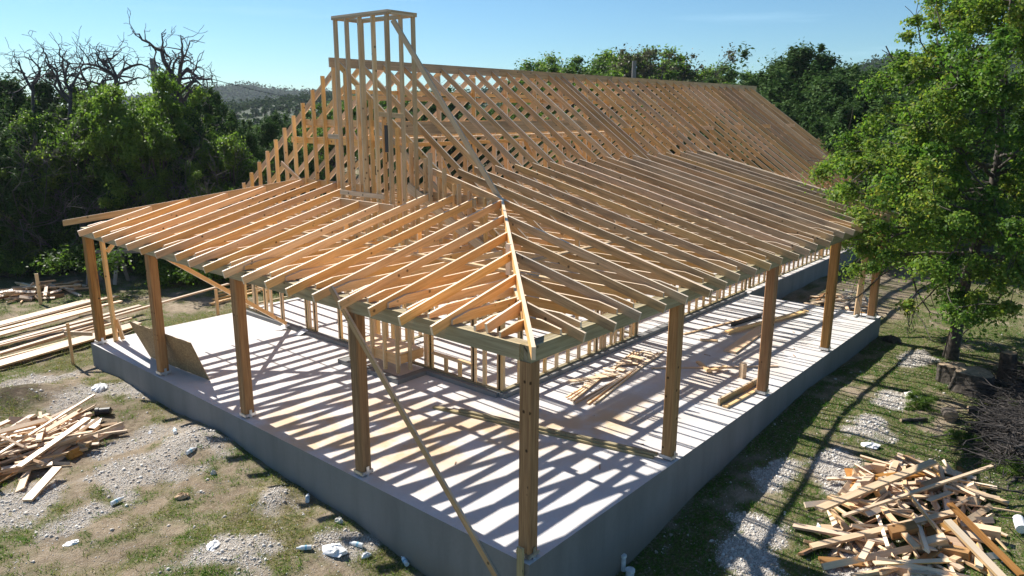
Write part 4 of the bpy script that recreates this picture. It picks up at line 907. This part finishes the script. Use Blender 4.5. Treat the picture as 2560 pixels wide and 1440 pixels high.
V, F_ = tubes(segs); tag(link('power_wire', fast_mesh('power_wire', V, F_), M['black']), 'thin black wire sagging from the left utility pole across the sky', 'wire')
# ---- far hills with wood cover
def hill(name, az0, az1, dist, base, tops, depth, label, seed):
    """ridge following elevation samples (px,py) at a distance; a real slope with depth"""
    n = 90; pxs = np.linspace(az0, az1, n); py = np.interp(pxs, [t[0] for t in tops], [t[1] for t in tops])
    rows = []
    for j, (fr, zf) in enumerate(((0, 0), (.35, .45), (.7, .85), (1, 1), (1.4, .5), (2.0, 0))):
        row = []
        for i in range(n):
            t = at(pxs[i], py[i], dist); d = np.array((t[0]-CAM[0], t[1]-CAM[1])); d /= np.linalg.norm(d); pos = CAM[:2]+d*(dist-depth+depth*fr)
            nz_ = (float(fbm(pos[0]*.02+seed, pos[1]*.02, 4))-.5)*.25*(t[2]-base)
            row.append((pos[0], pos[1], base+(t[2]-base)*zf*(.96)+nz_*(fr > 0)))
        rows.append(row)
    V = np.array(rows); idx = np.arange(V.shape[0]*n).reshape(V.shape[0], n); F = np.stack([idx[:-1, :-1], idx[:-1, 1:], idx[1:, 1:], idx[1:, :-1]], -1).reshape(-1, 4)
    o = tag(link(name, fast_mesh(name, V.reshape(-1, 3), F, smooth=True), M['hillsoil']), label, None, None, 'structure')
    # trees over the slope: one mass
    q = np.random.default_rng(seed); m = 7000; fr = q.random(m)*3.2; ii = q.integers(0, n-1, m); fi = q.random(m); j = np.clip(fr.astype(int), 0, 4); t = (fr-j)[:, None]
    A = V[j, ii]*(1-fi[:, None])+V[j, ii+1]*fi[:, None]; B = V[j+1, ii]*(1-fi[:, None])+V[j+1, ii+1]*fi[:, None]; C = A*(1-t)+B*t; sc = dist/260
    C[:, 2] += .3*sc
    LV, LF, LR = leaves(C, 2.0*sc, 20, .75*sc, q, flat=.9, elong=1.2)
    tag(link(name+'_wood', fast_mesh(name+'_wood', LV, LF, LR), M['leaf_far']), 'mass of far green trees covering the hill', None, None, 'stuff')
M['hillsoil'] = simple('hill_soil', (.04, .06, .025), .95, nscale=.02, var=.3)
M['leaf_far'] = leafmat('far_leaves', [(.020, .042, .016), (.036, .068, .024), (.065, .10, .04)], .1, .9, .02)
hill('near_hill', -700, 2700, 300, -9, [(-700, 280), (0, 280), (420, 276), (560, 268), (640, 258), (720, 246), (800, 236), (860, 240), (1000, 238), (1300, 215), (1500, 205), (1800, 205), (2000, 212), (2700, 205)], 220, 'wooded low hills in the distance behind the trees', 3)
hill('far_hill', 250, 1150, 900, -12, [(250, 264), (400, 246), (470, 234), (540, 226), (600, 222), (640, 222), (690, 232), (760, 236), (900, 240), (1150, 262)], 300, 'distant wooded hill in the gap left of the gable', 4)
hill('right_hill', 1900, 3000, 420, -9, [(1900, 215), (2000, 205), (2100, 190), (2180, 160), (2240, 142), (2400, 130), (2700, 125), (3000, 150)], 200, 'wooded hill rising behind the junipers on the right', 5)
# ---- understory of the left belt: ragged bushes at the edge
q = np.random.default_rng(77)
bush_src = None
ORD = 'first second third fourth fifth sixth seventh eighth ninth tenth eleventh twelfth thirteenth fourteenth fifteenth sixteenth seventeenth eighteenth nineteenth twentieth last-but-five last-but-four last-but-three last-but-two last-but-one last'.split()
for i in range(26):
    px = -40+i*27+q.uniform(-8, 8); di = q.uniform(26, 28.5) if px > 430 else q.uniform(30, 32.5); h = q.uniform(1.0, 2.2); b = at(px, 640, di)
    s = h/1.6
    if bush_src is None:
        C = q.normal(0, 1, (30, 3))*np.array((.7, .7, .45)); C[:, 2] = np.abs(C[:, 2])+.25; LV, LF, LR = leaves(C, .33, 420, .045, q); sg = [(np.array((0, 0, -.1)), c, .02, .006) for c in C[:14]]
        bush_src = tree_obj('bush', (b[0], b[1], float(gz(b[0], b[1]))), sg, LV, LF, LR, M['leaf_oak'], M['brush'], 'low green bush at the foot of the left tree belt, leftmost of the row', 'bush', 'bushes along the left belt', trunkname='stems'); bush_src.scale = (s*1.2, s*1.2, s)
    else: copy_tree(bush_src, (b[0], b[1], float(gz(b[0], b[1]))), q.uniform(0, 6), (s*1.2, s*1.2, s), '%s low green bush from the left below the left trees' % ORD[i], 'bushes along the left belt')
for i, (px, di, hh, lab) in enumerate(((35, 31.5, 5.2, 'grey bare shrub at the far left edge of the tree belt'), (125, 31, 3.6, 'grey bare shrub second from the left edge in the belt'), (235, 30.5, 3.2, 'grey bare shrub low in the middle of the left belt'), (350, 30, 3.0, 'grey bare shrub below the bright oak'), (520, 28.5, 5.0, 'grey bare shrub right of the big dead tree'), (575, 28, 3.8, 'grey bare shrub nearest the gable in the left belt'), (170, 30.5, 5.6, 'tall grey bare sapling between the thin dead trees'))):
    segs = []; b = at(px, 640, di)
    for k in range(7): a_ = k*.9; grow((0, 0, 0), (math.cos(a_)*.5, math.sin(a_)*.5, 1.3), hh*.42, .035, 3, q, segs, [], wig=.3, ang=.55, up=.12, shrink=.7, rmin=.007)
    V, F_ = tubes(segs, 4); r_ = empty('bare_shrub', (b[0], b[1], float(gz(b[0], b[1]))), lab, 'dead shrub', 'bare shrubs in the left belt'); link('bare_stems', fast_mesh('bare_stems', V, F_, smooth=True), M['drytwig'], r_)
# weeds near the brush pile
for i, (x, y, s, lab) in enumerate(((9.6, -2.2, .32, 'bright green weed beside the white rock on the right'), (8.3, -3.1, .3, 'dull green weed in front of the stumps'), (7.7, -3.9, .3, 'green weed at the right picture edge below the brush'), (10.2, -3.4, .34, 'leafy weed between the stumps and the logs'))):
    copy_tree(bush_src, (x, y, float(gz(x, y))-.05), i, (s, s, s*.8), lab, 'weeds by the brush pile')
# ---- brush pile, stumps and logs
q = np.random.default_rng(31); segs = []
for i in range(2200):
    t = q.random(); cx = 7.9+q.normal(0, .7)+t*4.0; cy = -3.55-q.random()*2.2+(cx-8)*.08; 
    if cx < 7.6 and cy > -3.2: cy -= .6
    g_ = float(gz(cx, cy)); z = g_+.03+q.random()**1.6*.62*min(1, max(.15, (-cy-2.7)/1.4)); a = q.uniform(0, 3.14); L = q.uniform(.25, 1.0); r_ = q.uniform(.005, .016)*(1 if i % 26 else 3.4)
    p = np.array((cx, cy, z)); d = np.array((math.cos(a), math.sin(a), q.normal(0, .12)))
    for k in range(3):
        d2 = d+q.normal(0, .5, 3); d2[2] *= .35; p2 = p+d2*L/3; p2[2] = max(p2[2], g_+.01); segs.append((p, p2, r_*(1-k*.25), r_*(.75-k*.22)))
        if q.random() < .6: d3 = d2+q.normal(0, .6, 3); segs.append((p2, p2+d3*L/5, r_*.4, r_*.2))
        p = p2
V, F_ = tubes(segs, 5); tag(link('brush_pile', fast_mesh('brush_pile', V, F_, smooth=True), M['brush']), 'heap of grey dead branches at the right edge', 'brush pile', None, 'stuff')
def log(p0, p1, r, lab, cat='log', name='cut_log'):
    p0 = np.array(p0); p1 = np.array(p1); d = p1-p0; L = np.linalg.norm(d); r_ = empty(name, tuple(p0), lab, cat)
    q = np.random.default_rng(int(abs(p0[0]*100))); n = 18; rings = 9; a = np.cross(d/L, (0, .1, 1)) if abs(d[2]/L) < .9 else np.array((1., 0, 0)); a /= np.linalg.norm(a); b = np.cross(d/L, a); lob = 1+.10*np.sin(np.arange(n)*2*np.pi/n*3+q.uniform(0, 6))+q.normal(0, .03, n)
    V = []
    for i in range(rings):
        fl = 1+(.25*(1-i/rings)**3 if name == 'tree_stump' else 0)
        for k in range(n): t = 2*math.pi*k/n; V.append(tuple((a*math.cos(t)+b*math.sin(t))*r*lob[k]*fl*(1+q.normal(0, .02))+d*i/(rings-1)))
    f = [[i*n+k, i*n+(k+1) % n, (i+1)*n+(k+1) % n, (i+1)*n+k] for i in range(rings-1) for k in range(n)]+[list(range(n-1, -1, -1))]
    me = bpy.data.meshes.new('bark'); me.from_pydata(V, [], f); link('bark', me, M['bark'], r_)
    me = bpy.data.meshes.new('cut_face'); ring = [np.array(V[(rings-1)*n+k]) for k in range(n)]; c_ = sum(ring)/n; me.from_pydata([tuple(c_+(v-c_)*.93+d/L*.004) for v in ring]+[tuple(c_+(v-c_)*.93-d/L*.01) for v in ring], [], [list(range(n))]+[[k, k+n, (k+1) % n+n, (k+1) % n] for k in range(n)]); link('cut_face', me, M['stumptop'], r_)
def G(x, y, dz=0): return (x, y, float(gz(x, y))+dz)
log(G(11.2, -2.75, -.1), G(11.25, -2.75, .42), .36, 'broad cut stump with a pale flat top in front of the elm trunk', 'stump', 'tree_stump')
log(G(11.5, -2.35, -.1), G(11.5, -2.3, .40), .26, 'smaller cut stump touching the broad stump by the elm', 'stump', 'tree_stump')
log(G(12.9, -4.0, -.1), G(12.95, -3.95, .95), .50, 'tall thick dark stump at the right edge behind the logs', 'stump', 'tree_stump')
log(G(12.6, -3.2, -.1), G(12.65, -3.15, .6), .16, 'slim upright stub between the elm and the thick stump', 'stump', 'tree_stump')
log(G(9.6, -4.3, .25), G(8.4, -3.8, .12), .10, 'grey log lying in the brush below the stumps')
log(G(10.6, -4.9, .35), G(9.0, -4.6, .22), .12, 'thicker grey log lying deeper in the brush at the right edge')
log(G(10.2, -3.6, .12), G(9.9, -2.9, .08), .07, 'short log lying in the weeds before the broad stump')
log(G(9.4, -2.65, .1), G(9.15, -2.75, .1), .12, 'short round log piece in the weeds')
log(G(8.9, -2.4, .04), G(8.5, -2.05, .03), .035, 'thin pale stick-like log on the gravel edge')
# ------------------------------------------------------------------ grass tufts and stones
def scatter(n, x0, x1, y0, y1, test, q):
    P = []
    while sum(len(p) for p in P) < n:
        x = q.uniform(x0, x1, 60000); y = q.uniform(y0, y1, 60000); ok = test(x, y, q) & ~((x > -.2) & (y > -.2) & (x < 25) & (y < 13)); P.append(np.stack([x[ok], y[ok]], -1))
    return np.concatenate(P)[:n]
q = np.random.default_rng(55)
def tg(x, y, q): g, t, d = masks(x, y); return q.random(len(x)) < t**1.3*(1-g)*(1-d)*np.clip(9/np.hypot(x+6, y+5), .05, 1)
P = scatter(60000, -7, 20, -7, 22, tg, q); per = 4; n = len(P)*per
C = np.repeat(P, per, 0)+q.normal(0, .03, (n, 2)); z = gz(C[:, 0], C[:, 1])-.005; a = q.uniform(0, 6.28, n); l = q.uniform(.02, .065, n)*(1+.8*(q.random(n) < .06)); wv = .006
tip = np.stack([C[:, 0]+q.normal(0, .035, n), C[:, 1]+q.normal(0, .035, n), z+l], -1)
b0 = np.stack([C[:, 0]-np.cos(a)*wv, C[:, 1]-np.sin(a)*wv, z], -1); b1 = np.stack([C[:, 0]+np.cos(a)*wv, C[:, 1]+np.sin(a)*wv, z], -1)
V = np.stack([b0, b1, tip], 1).reshape(-1, 3); cl = np.clip(fbm(C[:, 0]*.9+5, C[:, 1]*.9, 3)*1.5-.35+q.normal(0, .16, n)+(C[:, 1] > 0)*.16-((C[:, 0] > 1) & (C[:, 1] < 0))*.32, 0, 1)
tag(link('grass', fast_mesh('grass', V, np.arange(3*n).reshape(-1, 3), np.repeat(cl, 3)), M['grass']), 'short green and straw grass growing in patches around the slab', None, None, 'stuff')
def tgv(x, y, q): g, t, d = masks(x, y); return q.random(len(x)) < (g*np.where(y > .5, .45, .95)+.010)*np.clip(8/np.hypot(x+6, y+5), .08, 1)
P = scatter(34000, -6, 18, -6, 15, tgv, q); n = len(P); s = q.uniform(.004, .011, n)*(1+1.6*(q.random(n) < .05)); z = gz(P[:, 0], P[:, 1])+s*.2
cube = np.array([(-1, -1, -.6), (1, -1, -.6), (1, 1, -.6), (-1, 1, -.6), (-.6, -.6, .6), (.6, -.6, .6), (.6, .6, .6), (-.6, .6, .6)])
V = cube[None]*s[:, None, None]*q.uniform(.6, 1.35, (n, 8, 3)); an = q.uniform(0, 6.28, n); ca, sa = np.cos(an)[:, None], np.sin(an)[:, None]
V = np.stack([V[..., 0]*ca-V[..., 1]*sa, V[..., 0]*sa+V[..., 1]*ca, V[..., 2]], -1)+np.stack([P[:, 0], P[:, 1], z], -1)[:, None]
cf = np.array([(0, 3, 2, 1), (4, 5, 6, 7), (0, 1, 5, 4), (1, 2, 6, 5), (2, 3, 7, 6), (3, 0, 4, 7)]); F_ = (np.arange(n)[:, None, None]*8+cf[None]).reshape(-1, 4)
M['stone'] = leafmat('gravel_stone', [(.34, .30, .26), (.52, .48, .43), (.68, .66, .62)], 0.0, .9)
tag(link('gravel', fast_mesh('gravel', V.reshape(-1, 3), F_, np.repeat(q.random(n), 8)), M['stone']), 'loose pale limestone gravel strewn over the dirt', None, None, 'stuff')

# ------------------------------------------------------------------ air
m = bpy.data.materials.new('air'); m.use_nodes = True; nt = m.node_tree; nt.nodes.clear(); o_ = nt.nodes.new('ShaderNodeOutputMaterial'); pv = nt.nodes.new('ShaderNodeVolumePrincipled')
pv.inputs['Color'].default_value = (.80, .88, 1, 1); pv.inputs['Density'].default_value = 0.0002; pv.inputs['Anisotropy'].default_value = .2; nt.links.new(pv.outputs[0], o_.inputs['Volume'])
a, b, z0, z1 = -2520, 2600, -22, 34
V = [(a, a, z0), (b, a, z0), (b, b, z0), (a, b, z0), (a, a, z1), (b, a, z1), (b, b, z1), (a, b, z1)]
me = bpy.data.meshes.new('haze'); me.from_pydata(V, [], [(0, 3, 2, 1), (4, 5, 6, 7), (0, 1, 5, 4), (1, 2, 6, 5), (2, 3, 7, 6), (3, 0, 4, 7)])
tag(link('haze', me, m), kind='stuff')
